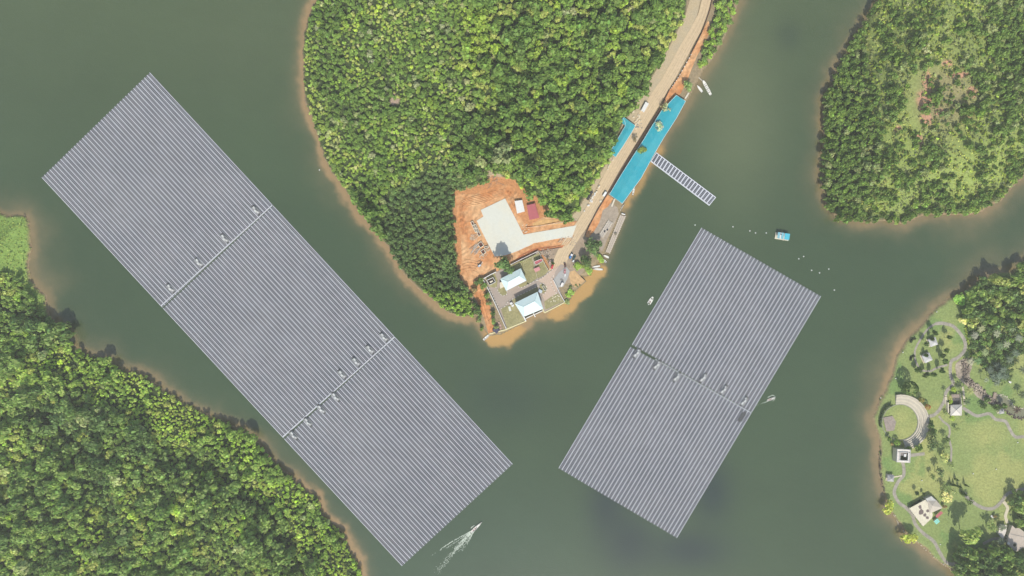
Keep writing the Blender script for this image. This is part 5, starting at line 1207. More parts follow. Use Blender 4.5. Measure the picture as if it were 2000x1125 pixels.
# park trees
PT = [(1827,651,2.6,11,'small',DK,'slim dark tree just inside the top of the looping path'),(1854,660,2.8,10,'small',DK,'slim dark tree at the upper right inside the looping path'),
 (1849,686,2.8,10,'small',DK,'upper slim tree of the dark row right of the gazebos'),(1846,705,3.0,11,'small',DK,'lower slim tree of the dark row right of the gazebos'),(1842,694,2.4,10,'small',DK,'middle slim tree of the dark row right of the gazebos'),
 (1810,673,2.8,10,'small',DK,'slim dark tree left of the upper gazebo'),(1811,733,2.6,10,'small',DK,'slim dark tree on the lower path left of its pair'),(1826,731,2.6,10,'small',DK,'slim dark tree on the lower path right of its pair'),
 (1841,724,2.8,10,'small',DK,'slim dark tree where the lower path meets the loop'),(1795,721,3.2,9,'small',DK,'dark tree at the lower left bend of the looping path'),
 (1822,663,2.0,8,'small',DK,'small dark tree shading the upper gazebo'),(1811,694,2.0,7,'small',DK,'small dark tree shading the lower gazebo'),
 (1781,759,6.0,17,'ball',(.065,.10,.04),'tall round dark tree with a long shadow above the amphitheatre'),(1770,762,3.2,9,'ball',(.06,.095,.04),'smaller round tree touching the tall round one above the amphitheatre'),
 (1801,781,2.2,6.5,'ball',(.17,.14,.06),'upper little ball-shaped reddish tree beside the amphitheatre'),(1813.5,795,2.2,6.5,'ball',(.24,.12,.06),'lower little ball-shaped rust-red tree beside the amphitheatre'),
 (1820,830,4.0,8,'broad',DK,'dark oval tree right of the amphitheatre stair'),(1822,843,3.8,7,'broad',(.1,.15,.07),'light-topped tree below the dark oval one'),
 (1753.5,865,2.6,6,'ball',(.16,.24,.06),'bright green ball tree above the lookout tower'),(1775,877,3.6,7,'mid',MD,'green tree right of the lookout tower'),(1796,875,4.2,9,'mid',MD,'green tree at the lower end of the amphitheatre arc'),
 (1772,893,2.4,6,'ball',DK,'dark ball tree at the lower right corner of the lookout tower'),(1737,857,2.6,5,'mid',MD,'green shrub left of the amphitheatre lower end'),(1742,867,1.6,3,'small',BR,'small brown shrub above the lookout tower'),
 (1828,872,8.0,16,'sparse',(.10,.13,.08),'tall feathery grey-green tree right of the amphitheatre'),(1824,858,6.5,13,'sparse',(.09,.12,.07),'feathery tree leaning over the path right of the amphitheatre'),(1849,858,4,9,'sparse',DK,'dark feathery tree by the bend of the park path'),(1851,873,3.2,6,'sparse',FT,'small feathery shrub beside the park path'),
 (1846,897,7.0,9,'sparse',(.24,.25,.14),'pale sparse tree over the lawn left of the long path'),(1857,908,4,7,'sparse',FT,'grey-green tree at the lower end of the narrow path'),(1838,926,6.0,13,'sparse',(.09,.12,.075),'dark feathery tree in the middle of the lower lawn'),(1823,934,3.8,9,'sparse',FT,'smaller feathery tree left of the dark one on the lower lawn'),
 (1864,960,4.6,8,'sparse',(.18,.2,.12),'pale wiry tree above the row of paths on the lower lawn'),(1844,954,4.2,8,'sparse',FT,'wispy grey tree between building and lower lawn'),(1852,972,6.5,5,'sparse',(.33,.31,.2),'very pale scrubby tree right of the cream flat-roofed building'),
 (1862,948,1.0,7,'spire',DK,'first little cypress from the left on the lower lawn'),(1867.5,949,1.0,6,'spire',DK,'second little cypress from the left on the lower lawn'),(1871,938,1.0,6.5,'spire',DK,'topmost little cypress on the lower lawn'),(1876,952,1.0,6,'spire',DK,'little cypress right of the first two on the lower lawn'),(1889.5,949,1.0,7,'spire',DK,'rightmost little cypress on the lower lawn'),(1885,966,1.7,8,'spire',DK,'widest little cypress beside the curved lower path'),
 (1792,965,2.2,7,'small',DK,'small dark tree above the cream flat-roofed building'),(1804,966,1.6,5,'small',DK,'tiny dark tree at the top edge of the cream flat-roofed building'),(1846,989,2.2,4,'small',BR,'small brown shrub at the right corner of the cream building'),
 (1895,980,4,9,'sparse',DK,'dark tree at the left end of the curved lower path'),
 (1736,991,6.2,9,'mid',YL,'yellow tree leaning over the water left of the winding path'),(1777,1053,7.2,10,'mid',YL,'yellow tree on the shore below the cream building'),
 (1902,1048,9.0,27,'broad',(.21,.25,.11),'tall pale green tree rising out of its long shadow at the lower right'),(1937,1030,6.5,11,'sparse',(.14,.18,.09),'feathery tree left of the white-roofed annex'),
 (1870,838,3.2,5,'sparse',FT,'scrubby tree below the pyramid-roofed pavilion'),(1889,812,2.6,3,'sparse',FT,'low shrub right of the pavilion'),(1846,806,2.6,3,'sparse',FT,'low shrub left of the pavilion'),(1862,818,3.0,2.5,'sparse',YG,'yellowish shrubs on the lower side of the pavilion'),
 (1863,761,3.0,3,'mid',YG,'yellow-green bush above the pavilion porch'),(1857,785,2.4,3,'mid',YG,'yellow-green bush beside the pavilion terrace'),(1943,1064,4,7,'sparse',FT,'grey shrubby tree where the lower right path ends'),(1878,590,7.5,5,'mid',(.17,.27,.08),'soft bright green tree at the upper shore of the park'),(1884,626,4.8,6,'mid',(.36,.35,.22),'pale straw-coloured tree at the left edge of the park grove'),
 (1988,962,5,12,'sparse',DK,'dark tree over the right end of the curved lower path'),(1944,1008,1.8,3,'small',BR,'little shrub beside the cream path'),
 (1921,792,3.6,5,'mid',DK,'dark shrub below the dry stream'),(1928,780,3.2,5,'mid',DK,'dark shrub at the footbridge end of the dry stream'),(1950,796,4.0,7,'sparse',DK,'dark tree shading the smallest gazebo'),(1941,795,2.6,4,'mid',DK,'round shrub left of the smallest gazebo'),(1961,792,3.0,8,'small',DK,'dark upright tree by the pond')]
for x, y, r_, h_, k_, c_, lb in PT: tree(x, y, r_, h_, k_, c_, lb, gz=PZ, name='cypress' if k_ == 'spire' else 'broadleaf_tree')
PALMS = [(1917.5,641,'pale palm nearest the upper end of the straight hedge line',(.3,.32,.16)),(1905,655,'pale palm at the left edge of the palm grove',(.27,.28,.2)),(1947.5,651,'pale palm in the top middle of the palm grove',(.3,.32,.2)),(1978,640,'light palm near the top right of the palm grove',(.2,.26,.13)),(1991,660,'greyish palm at the right side of the palm grove',(.22,.25,.17)),
 (1925,688,'wide light green palm in the left centre of the palm grove',(.24,.3,.13)),(1967,672,'pale palm in the centre right of the palm grove',(.27,.3,.18)),(1985,690,'dark palm low at the right side of the palm grove',(.12,.16,.1)),(1972,702,'dull green palm right of the dense dark clump',(.14,.18,.11)),(1954,676,'green palm in the very middle of the palm grove',(.14,.2,.09)),
 (1910,705,'bright green palm at the lower left of the palm grove',(.13,.23,.08)),(1935,722,'upper left palm of the dense dark clump',(.09,.12,.08)),(1948,715,'top palm of the dense dark clump',(.1,.13,.09)),(1960,722,'right palm of the dense dark clump',(.11,.15,.1)),(1940,736,'lower left palm of the dense dark clump',(.12,.16,.11)),(1953,734,'centre palm of the dense dark clump',(.13,.18,.12)),(1964,735,'lower right palm of the dense dark clump',(.1,.14,.09)),(1947,746,'lowest palm of the dense dark clump',(.16,.2,.13)),
 (1927,742,'small pale palm left below the dense dark clump',(.28,.33,.2)),(1898,706,'pale palm at the head of the dry stream',(.36,.36,.24)),(1998,771,'solitary palm at the right edge of the photo by the pond',(.1,.13,.06)),(1999,722,'palm cut by the right edge of the photo beside the lawn',(.14,.17,.09)),(1889,784,'green palm right of the pavilion',(.12,.17,.07)),(1872,751,'dark palm over the top of the pavilion path',(.08,.11,.05)),(1895,763,'yellow-green palm beside the dry stream',(.3,.33,.12)),(1856,777,'small yellow palm on the pavilion terrace',(.36,.36,.12)),
 (1987,800,'dark reddish palm over the park pond',(.1,.07,.05)),(1959,1030,'grey-green palm between annex and tan-roofed building',(.15,.18,.11)),(1956,1058,'palm at the lower side of the white-roofed annex',(.15,.19,.11))]
for x, y, lb, c in PALMS: palm(x, y, 4.2 if 'small' not in lb else 2.6, rnd.uniform(6, 11), lb, c)
def hedge(pts, w_, h_, label, colr=(.5, .75, .25)):
    c = centre(pts); t = thing('hedge', label, 'hedge', (c[0], c[1], PZ)); L = smooth_line(pts, 8); r = np.random.RandomState(3)
    V = []
    for i in range(len(L) * 14):
        p = L[r.randint(len(L))]; x, y = W2(*p); P0 = np.array([x - c[0] + r.normal() * w_ * .4, y - c[1] + r.normal() * w_ * .4, r.uniform(.2, h_)])
        n_ = unit(r.normal(size=3) + [0, 0, 1]); u = unit(np.cross(n_, r.normal(size=3))); v = np.cross(n_, u); s = r.uniform(.25, .5)
        V += [P0 - u * s - v * s, P0 + u * s - v * s, P0 + u * s + v * s, P0 - u * s + v * s]
    me = np_mesh('leaves', V, np.arange(len(V)).reshape(-1, 4), np.repeat(r.uniform(.8, 1.2, (len(V) // 4, 1)), 4, 0) * np.ones(3)); me.materials.append(M_leaf)
    o = link('leaves', me, t); o.color = (*[q * 1.4 for q in colr], 1)
    MB().tube((0, 0, 0), (0, 0, .4), .1, .08).build('stem', M_bark, t)
hedge([(1883,640),(1887,660),(1891,680),(1895,698)], 1.2, 1.0, 'straight yellow-green hedge line between lawn and palm grove', (.27, .34, .06))
hedge([(1737,790),(1727,795),(1720,806),(1716,820),(1717,832)], 1.0, 3.0, 'dark curved hedge hugging the left side of the circular lawn', (.05, .08, .03))
hedge([(1776,988),(1786,981),(1795,976)], .8, 2.4, 'short dark hedge along the upper left edge of the cream building', (.05, .08, .03))
hedge([(1776.5,668),(1779,663),(1785,661)], .6, 1.5, 'little dark hedge arc at the shore viewpoint', (.05, .07, .03))
hedge([(1776,703),(1777,698),(1783,695)], .6, 1.5, 'second little dark hedge arc below the shore viewpoint', (.05, .07, .03))

# ------------------------------------------------------------------ forests
def inside(p, poly): return float(sdf(np.array([p[0]]), np.array([p[1]]), poly)[0])
EXCL_MID = np.array([0])
FOR_PARK = [(1884,592),(1900,566),(1925,550),(1953,540),(1978,540),(2000,522),(2060,500),(2200,470),(2200,700),(2010,636),(1990,640),(1950,640),(1900,632),(1888,612)]
FOR_PARK2 = [(1866,1088),(1880,1072),(1895,1080),(1920,1076),(1945,1072),(1962,1074),(1975,1086),(1996,1090),(2080,1080),(2080,1300),(1980,1300),(1900,1180),(1878,1120),(1868,1105)]
PALMZ = [(1892,610),(1897,690),(1925,722),(1955,752),(1972,742),(1984,700),(2000,688),(2080,690),(2080,600)]
FOR_PARK3 = [(1985,975),(1996,972),(2080,960),(2080,1030),(2010,1034),(1992,1024),(1986,1008)]
STRIP = [(1395,-150),(1455,-150),(1446,-20),(1431,38),(1415,70),(1391,112),(1374,134),(1366,128),(1372,100),(1388,62),(1396,20)]
def zones(px, py):
    """returns radius (m), style probs id, colour, ok ; vectorised over arrays"""
    n = len(px); R_ = np.zeros(n); ok = np.zeros(n, bool); col_ = np.zeros((n, 3)); hf = np.full(n, 1.5)
    rr = np.random.RandomState(99); u = rr.rand(n); v = rr.rand(n); w1 = rr.rand(n)
    fA = fbm(px, py, 45, 41); fB = fbm(px, py, 110, 42); fC = fbm(px, py, 26, 43)
    dm, dl, dt, dp = [sdf(px, py, P) for P in (MID, LEFT, TOPR, PARK)]
    ds = sdf(px, py, SITE)
    # central peninsula
    A = (dm > 2) & (sdf(px, py, [(1216,227),(1241,246),(1231,263),(1202.5,306.5),(1191,298),(1210,258),(1212,233)]) < -4.5) & ((ds < -1) | ((px < 940) & (py > 550) & (sdf(px, py, ORANGE) < -3) & (u < .6))) & ~((gauss(px, py, 772, 203, 15, 13) > .45)) & ~(gauss(px, py, 962, 348, 20, 12) > .5) & ~((gauss(px, py, 746, 405, 5, 24) > .5) & (u < .7))
    fine = sm((960 - px + (fA - .5) * 120) / 90) * sm((430 - py) / 90)
    south = sm((py - 330) / 60) * sm((px - 745 + (py - 400) * .1) / 30) * sm((985 - px) / 40); south = np.maximum(south, sm((py - 300 - np.abs(px - 860) * .6) / 40) * (px > 750) * (px < 985))
    rad = 3.4 + 2.2 * (u - .4) + 1.4 * (u > .93); rad = rad * (1 - fine) + (1.45 + 1.4 * u ** 2) * fine; rad = rad * (1 - south) + (2.2 + 1.0 * u) * south
    R_ = np.where(A, rad, R_); ok |= A
    cA = np.zeros((n, 3)); cA[:] = MD
    cA = lerp3(cA, (.095, .15, .045), np.clip(v * 1.2, 0, 1)); cA = lerp3(cA, LT, sm((fA - .5) / .15) * .7 * (u < .8)); cA = lerp3(cA, YG, (w1 > .95) * .9)
    cA = lerp3(cA, YG, np.clip(gauss(px, py, 930, 85, 26, 34) + gauss(px, py, 740, 15, 20, 20) + gauss(px, py, 838, 205, 18, 18) + gauss(px, py, 915, 25, 30, 14)+ .8 * gauss(px, py, 1060, 95, 16, 25)+ .7 * gauss(px, py, 900, 130, 18, 14), 0, 1) * .9)
    cA = lerp3(cA, (.17, .21, .08), sm((660 - px + (py - 200) * .3) / 60) * .4)
    cA = lerp3(cA, GY, ((rr.rand(n) < .10 * (.4 + fine)) & (fC > .42)) * .85)
    cA = lerp3(cA, (.2, .21, .16), (rr.rand(n) < .03) * .9)
    cA = lerp3(cA, BL, np.clip(south * 1.1, 0, 1) * .92)
    cA = lerp3(cA, (.15, .22, .055), sm((py - 560 - (px - 860) * .1) / 20) * sm((930 - px) / 10) * (py > 560) * .8)
    cA = lerp3(cA, (.16, .24, .05), gauss(px, py, 1085, 385, 35, 30) * .5)
    col_ = np.where(A[:, None], cA, col_); hf = np.where(A, 1.75 - .75 * fine, hf)
    # left forest
    B = (dl > 2.5) & (sdf(px, py, LG) < -2)
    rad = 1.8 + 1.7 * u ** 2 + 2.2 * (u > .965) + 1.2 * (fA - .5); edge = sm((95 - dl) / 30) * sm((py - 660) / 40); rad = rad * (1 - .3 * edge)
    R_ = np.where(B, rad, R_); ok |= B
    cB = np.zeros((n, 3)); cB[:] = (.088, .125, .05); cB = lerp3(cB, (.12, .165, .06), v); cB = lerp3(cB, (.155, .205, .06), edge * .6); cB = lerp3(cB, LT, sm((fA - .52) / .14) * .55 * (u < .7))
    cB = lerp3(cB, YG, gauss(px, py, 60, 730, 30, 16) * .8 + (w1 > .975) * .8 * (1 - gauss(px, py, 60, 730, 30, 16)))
    vd = np.exp(-(segd(px, py, VALLEY) / 20) ** 2); cB = lerp3(cB, (.055, .09, .045), np.clip(vd, 0, 1) * .85)  # part of the valley's shade is put into the leaf colour here
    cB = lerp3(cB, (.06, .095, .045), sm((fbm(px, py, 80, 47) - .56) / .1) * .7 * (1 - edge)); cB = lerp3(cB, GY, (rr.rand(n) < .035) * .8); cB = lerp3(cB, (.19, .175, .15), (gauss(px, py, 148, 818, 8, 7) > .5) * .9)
    cB = cB * 1.3
    col_ = np.where(B[:, None], cB, col_); hf = np.where(B, 1.7 - .4 * edge, hf); R_ = np.where(B & (vd > .5), R_ * .9, R_)
    # top right island
    Cc = (dt > 2)
    lf = sm((1716 - px + (fA - .5) * 110 + (py - 200) * .05) / 50); rt = .45 * sm((px - 1930 + (fA - .5) * 120) / 50) * sm((300 - py) / 60); bt = sm((12 - dt) / 8); bigc = sm((fbm(px, py, 30, 71) - .565) / .03)
    den = np.clip(np.maximum.reduce([lf, rt * .85, bt * .9, bigc]), .08, 1)
    den = den * (1 - .85 * np.clip(gauss(px, py, 1738, 402, 45, 16) + gauss(px, py, 1655, 398, 20, 18) + gauss(px, py, 1880, 300, 42, 50) + gauss(px, py, 1870, 355, 60, 25) + gauss(px, py, 1800, 110, 50, 26) + gauss(px, py, 1905, 180, 20, 60), 0, 1)); br_ = np.zeros(n)
    for x, y, r0, r1 in BARE: br_ = np.maximum(br_, gauss(px, py, x, y, r0, r1))
    Cc &= (br_ * (.35 + 1.1 * fbm(px, py, 9, 4)) < .36); Cc &= (u < den + .22); bush = Cc & (u >= den)
    rad = 2.4 + 1.9 * v ** 2; rad = np.where(den < .3, 1.1 + 1.3 * v, rad); rad = np.where(bush, .8 + .8 * v, rad); R_ = np.where(Cc, rad, R_); ok |= Cc
    cC = np.zeros((n, 3)); cC[:] = (.07, .11, .045); cC = lerp3(cC, MD, v); cC = lerp3(cC, LT, (w1 > .9) * .5); cC = lerp3(cC, GY, (rr.rand(n) < .08) * .8); cC = lerp3(cC, YL, (gauss(px, py, 1670, 232, 7, 7) > .4) * .9)
    cC = lerp3(cC, (.32, .3, .25), (gauss(px, py, 1805, 372, 16, 7) > .4) * .9); cC = lerp3(cC, (.27, .27, .22), np.maximum(gauss(px, py, 1810, 95, 14, 14) > .5, gauss(px, py, 1780, 5, 22, 12) > .5) * .8)
    cC = np.where(bush[:, None], np.array([.175, .215, .065]) * (.55 + .8 * rr.rand(n))[:, None], cC); gb = bush & (fC + .3 * gauss(px, py, 1825, 205, 60, 65) > .57); cC = np.where(gb[:, None], np.array([.14, .155, .09]) * (.8 + .5 * v)[:, None], cC)
    col_ = np.where(Cc[:, None], cC, col_); hf = np.where(Cc, 1.75, hf); hf = np.where(bush, .9, hf)
    # groves of the park and strip by the road
    D = (sdf(px, py, FOR_PARK) > 1) | (sdf(px, py, FOR_PARK2) > 1) | (sdf(px, py, FOR_PARK3) > 1)
    R_ = np.where(D, 3.4 + 2.4 * u, R_); ok |= D
    cD = np.zeros((n, 3)); cD[:] = (.075, .115, .055); cD = lerp3(cD, (.14, .19, .075), (v > .45) * .9); cD = lerp3(cD, (.21, .23, .11), (w1 > .85) * .9)
    col_ = np.where(D[:, None], cD, col_); hf = np.where(D, 2.1, hf); hf = np.where(sdf(px, py, FOR_PARK2) > 1, 3.4, hf)
    Z = (sdf(px, py, PALMZ) > 2) & ~D
    R_ = np.where(Z, 2.0 + 1.4 * u, R_); ok |= Z; cZ = np.zeros((n, 3)); cZ[:] = (.06, .095, .045); cZ = lerp3(cZ, (.11, .17, .06), (v > .6) * .9); cZ = lerp3(cZ, (.055, .075, .055), gauss(px, py, 1950, 725, 22, 25))
    col_ = np.where(Z[:, None], cZ, col_); hf = np.where(Z, .9, hf); D = D | Z
    E = sdf(px, py, STRIP) > 2
    R_ = np.where(E, 2.4 + 1.3 * u, R_); ok |= E
    cE = np.zeros((n, 3)); cE[:] = (.09, .14, .05); cE = lerp3(cE, LT, (v > .55) * .9); col_ = np.where(E[:, None], cE, col_); hf = np.where(E, 1.3, hf)
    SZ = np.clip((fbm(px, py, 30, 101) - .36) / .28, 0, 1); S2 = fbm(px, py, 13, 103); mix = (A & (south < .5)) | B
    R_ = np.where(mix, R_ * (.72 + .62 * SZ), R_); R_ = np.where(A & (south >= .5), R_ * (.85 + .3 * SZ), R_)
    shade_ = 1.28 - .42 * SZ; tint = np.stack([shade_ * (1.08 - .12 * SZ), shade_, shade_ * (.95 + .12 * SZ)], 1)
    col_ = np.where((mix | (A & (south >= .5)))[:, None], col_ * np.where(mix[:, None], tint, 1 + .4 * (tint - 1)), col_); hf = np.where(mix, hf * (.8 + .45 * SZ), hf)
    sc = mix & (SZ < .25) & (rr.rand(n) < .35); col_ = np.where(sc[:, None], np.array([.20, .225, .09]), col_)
    ok &= ~(mix & (S2 < .33) & (SZ > .3))
    shore_ = np.maximum(np.where(B, sm((14 - dl) / 8), 0), np.where(Cc, sm((14 - dt) / 8) * (px < 1720), 0)); hf = hf * (1 + .5 * shore_)
    reg = np.where(A, 0, np.where(B, 1, np.where(Cc, 2, np.where(D, 3, 4))))
    return R_, ok, col_, hf, reg
NC = 172000
cx_ = R.uniform(-170, 2170, NC); cy_ = R.uniform(-150, 1270, NC)
R_, ok, fc, hf, reg = zones(cx_, cy_)
idx = np.where(ok)[0]
pri = R_[idx] + R.rand(len(idx)) * 1.8
idx = idx[np.argsort(-pri)]
cell = 6.0 / S; grid = {}; keep = []
manual = [(x, y, r_) for x, y, r_, *_ in PT] + [(1346,166,5),(1878,590,7.5),(985,519,9),(933,553,3.8),(926,567,4)]
def put(x, y, r, k): grid.setdefault((int(x // cell), int(y // cell)), []).append((x, y, r)); keep.append(k) if k is not None else None
for x, y, r in manual: put(x, y, r, None)
for k in idx:
    x, y, r = cx_[k], cy_[k], R_[k]; gi, gj = int(x // cell), int(y // cell); good = True
    for a in (-1, 0, 1):
        for b in (-1, 0, 1):
            for (X, Y, Rr) in grid.get((gi + a, gj + b), ()):
                if (X - x) ** 2 + (Y - y) ** 2 < ((r + Rr) * .60 / S) ** 2: good = False; break
            if not good: break
        if not good: break
    if good: put(x, y, r, k)
keep = np.array(keep); print('forest trees', len(keep))
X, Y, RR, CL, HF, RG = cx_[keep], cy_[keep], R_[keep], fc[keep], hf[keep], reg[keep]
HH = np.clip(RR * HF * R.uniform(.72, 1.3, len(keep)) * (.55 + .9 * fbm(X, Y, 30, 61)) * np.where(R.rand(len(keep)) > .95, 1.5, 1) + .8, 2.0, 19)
GZ = g_seen(X, Y, HH * .72)
vis = (X > 2) & (X < 1998) & (Y > 2) & (Y < 1123)
order_ = np.argsort(-(RR * vis)); NI = 300 - len(PT) - 22 - 20
indiv = np.zeros(len(keep), bool); indiv[order_[:NI]] = True
KX = (CAMH - GZ - HH * .72) / CAMH; TX = (X - 1000) * S * KX; TY = (562.5 - Y) * S * KX
AREA = ['central forest', 'left forest', 'top right island', 'park grove', 'roadside strip']
def cname(c):
    L = .3 * c[0] + .6 * c[1] + .1 * c[2]; s = (c[1] - c[2]) / (c[1] + 1e-6)
    if s < .45: return 'greyish'
    if c[0] / c[1] > .85: return 'yellow-tinged' if L > .12 else 'olive'
    return 'dark green' if L < .095 else ('mid green' if L < .14 else 'bright green')
CGRP = {n: 'individual canopy trees of the ' + n for n in AREA}
LM = {0: [('the pinkish forest clearing', 772, 203), ('the yellow-green thicket', 930, 85), ('the orange earthworks', 905, 385), ('the brushwood heap', 962, 348), ('the short turquoise shed', 1212, 265), ('the red-roofed site hut', 1040, 412), ('the white roadside container', 1258, 208), ('the dark flatbed truck', 1151, 382), ('the road at the top edge', 1350, 10), ('the rounded upper left shore', 596, 110), ('the little forest gap', 1058, 118), ('the tall emergent grove', 1130, 150), ('the lower left shore', 870, 590), ('the middle of the left shore', 650, 330)],
 1: [('the light green marsh corner', 50, 480), ('the dark forest valley', 190, 900), ('the pale bare tree', 148, 818), ('the bottom left corner', 0, 1125), ('the lower shore end', 690, 1080), ('the shore bend', 200, 705), ('the bottom middle of the left forest', 400, 1100), ('the middle of the left shoreline', 430, 830), ('the middle of the left forest', 300, 980), ('the left photo edge midpoint', 0, 800), ('the pointed forest tongue', 560, 1050)],
 2: [('the orange bare patch', 1788, 205), ('the yellow flowering tree', 1670, 232), ('the island top edge', 1800, 10), ('the lower left island corner', 1620, 410), ('the right photo edge', 1995, 150), ('the dead pale trees', 1805, 372), ('the island lower shore', 1890, 415)],
 3: [('the palm grove', 1950, 680), ('the upper park shore', 1900, 560), ('the upper right grove corner', 1995, 525), ('the tan-roofed building', 1985, 1050), ('the bottom right corner', 2000, 1125), ('the lower park shore', 1868, 1105), ('the looping path', 1880, 640), ('the palm thicket', 1950, 735), ('the grove centre', 1945, 590)],
 4: [('the two retaining walls', 1375, 80), ('the road at the top edge', 1385, 0), ('the long open boat', 1380, 160)]}
SEEN = set()
def where_label(j):
    x, y = X[j], Y[j]; L = sorted(LM[RG[j]], key=lambda l: math.hypot(l[1] - x, l[2] - y)); s = cname(CL[j])
    q = RR[j]; sz = 'huge' if q > 4.9 else ('large' if q > 4.1 else ('medium' if q > 3.3 else 'small'))
    for nm, lx, ly in L:
        dx, dy = x - lx, y - ly; d = math.hypot(dx, dy); k = int(((math.degrees(math.atan2(dx, -dy)) + 11.25) % 360) / 22.5)
        dr = ('straight above', 'slightly right and above', 'diagonally above right of', 'far right slightly above', 'straight right of', 'right slightly below', 'diagonally below right of', 'slightly right and below', 'straight below', 'slightly left and below', 'diagonally below left of', 'left slightly below', 'straight left of', 'left slightly above', 'diagonally above left of', 'slightly left and above')[k]
        dd = ('touching', 'close by', 'near', 'some way', 'well away', 'far off', 'very far off')[min(6, int(d / 26))]
        lb = '%s %s tree %s, %s %s' % (sz, s, dd, dr, nm)
        if lb not in SEEN and len(lb.split()) <= 16: SEEN.add(lb); return lb
    return lb
for j in np.where(indiv)[0]:
    lb = where_label(j)
    t = thing('forest_tree', lb, 'tree', (TX[j], TY[j], GZ[j]), R.uniform(0, 6.28), CGRP[AREA[RG[j]]])
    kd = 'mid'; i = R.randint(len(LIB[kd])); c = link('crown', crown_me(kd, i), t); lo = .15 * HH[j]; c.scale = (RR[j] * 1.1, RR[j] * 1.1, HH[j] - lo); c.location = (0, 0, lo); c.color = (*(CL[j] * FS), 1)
    tk = link('trunk', trunk_me('mid', i % 4), t); tk.scale = (RR[j] * .7, RR[j] * .7, HH[j])
rest = np.where(~indiv)[0]
VV, CC_ = [], []
rv = R.randint(0, 7, len(rest)); big = RR[rest] > 2.75
for kd, sel in (('mid', big), ('small', ~big)):
    for i in range(7):
        s = rest[sel & (rv == i)]
        if not len(s): continue
        Q, sh = LIB[kd][i]; q = Q.reshape(-1, 3); a = R.uniform(0, 6.28, len(s)); ca, sa = np.cos(a)[:, None], np.sin(a)[:, None]
        r_ = RR[s][:, None] * 1.1; lo = .15 * HH[s][:, None]
        VV.append(np.stack([(q[:, 0] * ca - q[:, 1] * sa) * r_ + TX[s][:, None], (q[:, 0] * sa + q[:, 1] * ca) * r_ + TY[s][:, None], q[:, 2] * (HH[s][:, None] - lo) + lo + GZ[s][:, None]], -1).reshape(-1, 3))
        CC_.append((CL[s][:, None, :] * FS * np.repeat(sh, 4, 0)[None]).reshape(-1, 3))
# slim stems for the far-off canopy
s = rest; th = np.array([0, 2.1, 4.2]); ring = np.stack([np.cos(th), np.sin(th)], 1) * .16
st_v = []
for k in range(3):
    k2 = (k + 1) % 3; qd = []
    for (dx, dy), zz in ((ring[k], 0), (ring[k2], 0), (ring[k2], .5), (ring[k], .5)): qd.append(np.stack([TX[s] + dx, TY[s] + dy, GZ[s] + zz * HH[s] - (0.1 if zz == 0 else 0)], -1))
    st_v.append(np.stack(qd, 1).reshape(-1, 3))
VV += st_v; CC_ += [np.tile([.12, .09, .06], (len(v_), 1)) for v_ in st_v]
VV = np.concatenate(VV); CC_ = np.concatenate(CC_); print('forest quads', len(VV) // 4)
me = np_mesh('forest_canopy', VV, np.arange(len(VV)).reshape(-1, 4), CC_); me.materials.append(M_leaf)
tag(link('forest_canopy', me), 'dense mixed forest canopy covering the central peninsula, left shore and islands', 'forest', kind='stuff')

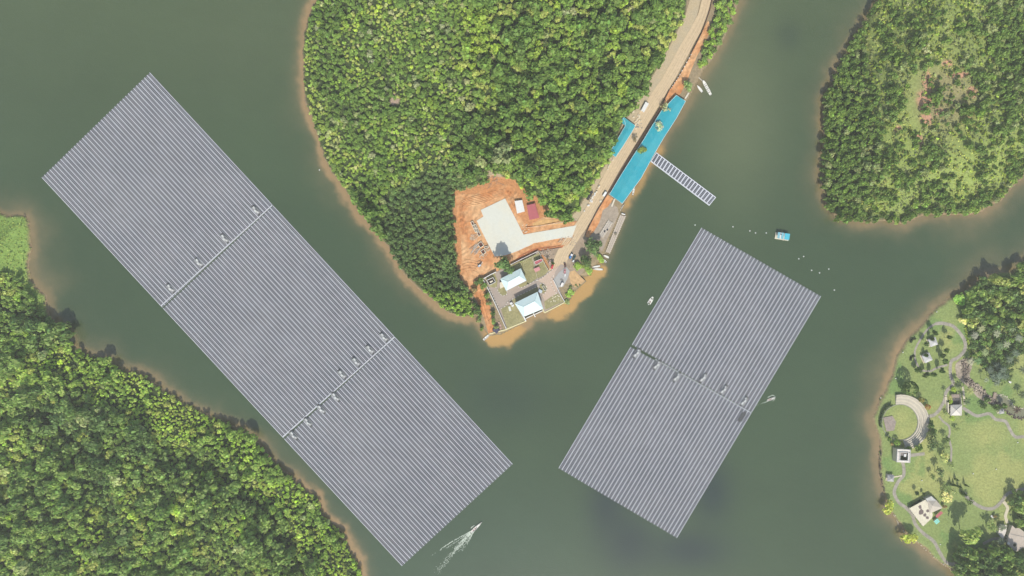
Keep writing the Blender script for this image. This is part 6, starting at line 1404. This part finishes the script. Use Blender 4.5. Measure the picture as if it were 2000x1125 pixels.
# ground cover: low leafy growth
def ground_cover():
    n = 190000; r = np.random.RandomState(17); px = r.uniform(-170, 2170, n); py = r.uniform(-150, 1270, n)
    d = land(px, py); ds = sdf(px, py, SITE); dp = sdf(px, py, PARK); df = np.maximum.reduce([sdf(px, py, FOR_PARK), sdf(px, py, FOR_PARK2), sdf(px, py, FOR_PARK3), sdf(px, py, PALMZ)])
    u = r.rand(n); br_ = np.zeros(n)
    for x, y, r0, r1 in BARE: br_ = np.maximum(br_, gauss(px, py, x, y, r0, r1))
    br_ = np.maximum.reduce([br_, gauss(px, py, 772, 203, 17, 15), gauss(px, py, 962, 348, 22, 14), gauss(px, py, 746, 405, 5, 26) * .8])
    ok = (d > .6) & ((ds < -1.5) | (((px < 941) & (py > 548) | (px > 1112) & (py > 556) & (px < 1135)) & (sdf(px, py, ORANGE) < -1)) | (sdf(px, py, STRIP) > 0)) & ((dp < 0) | (df > -3)) & (br_ * (.6 + .8 * fbm(px, py, 14, 4)) < .50)
    px, py = px[ok], py[ok]; dt = sdf(px, py, TOPR); n = len(px); g = g_seen(px, py, .6); v = r.rand(n)
    c = np.zeros((n, 3)); c[:] = (.12, .17, .05)
    lgt = (dt > 0); c = np.where(lgt[:, None], np.array([.58, .62, .14]) * ((.45 + .55 * v) * (.45 + 1.15 * fbm(px, py, 6, 58, 2)))[:, None], c * (.7 + .7 * v[:, None]))
    gl = lgt & (fbm(px, py, 40, 55) + .25 * gauss(px, py, 1825, 215, 60, 80) + .2 * (v - .5) > .53); c = np.where(gl[:, None], np.array([.15, .175, .09]) * (.7 + .6 * v[:, None]), c)
    lg_ = sdf(px, py, LG) > -4; c = np.where(lg_[:, None], np.array([.31, .385, .09]) * (.7 + .6 * v[:, None]), c)
    mound = np.where(lgt | lg_, 2.6 * np.clip(fbm(px, py, 7, 57, 2) - .35, 0, 1) / .4, .6)
    z = g + .15 + mound * (.6 + .4 * v) + .2; x = (px - 1000) * S * (CAMH - z) / CAMH; y = (562.5 - py) * S * (CAMH - z) / CAMH
    nr = unit(r.normal(size=(n, 3)) * .55 + [0, 0, 1]); uu = unit(np.cross(nr, r.normal(size=(n, 3)))); vv = np.cross(nr, uu); s = (np.where(lgt | lg_, .48, .7) * r.uniform(.6, 1.3, n))[:, None]
    P = np.stack([x, y, z], -1); V = np.stack([P - uu * s - vv * s, P + uu * s - vv * s * .7, P + uu * s * .7 + vv * s, P - uu * s + vv * s * .8], 1).reshape(-1, 3)
    me = np_mesh('ground_cover', V, np.arange(len(V)).reshape(-1, 4), np.repeat(c, 4, 0)); me.materials.append(M_leaf)
    tag(link('ground_cover', me), 'low creepers and undergrowth under the trees and over the open slopes', 'undergrowth', kind='stuff')
ground_cover()

# ------------------------------------------------------------------ thin air between the ground and the drone
def haze():
    b = MB().box(450, -150, -5.2, 3200, 2600, CAMH + 25); me_m = bpy.data.materials.new('haze_air'); me_m.use_nodes = True; n = me_m.node_tree; n.nodes.clear()
    o = n.nodes.new('ShaderNodeOutputMaterial'); v = n.nodes.new('ShaderNodeVolumePrincipled'); v.inputs['Density'].default_value = HAZE; v.inputs['Color'].default_value = (.95, .96, .88, 1)
    n.links.new(v.outputs[0], o.inputs['Volume'])
    tag(b.build('haze', me_m), 'thin pale haze in the air over the reservoir', 'haze', kind='stuff')
HAZE = 0.00011
haze()
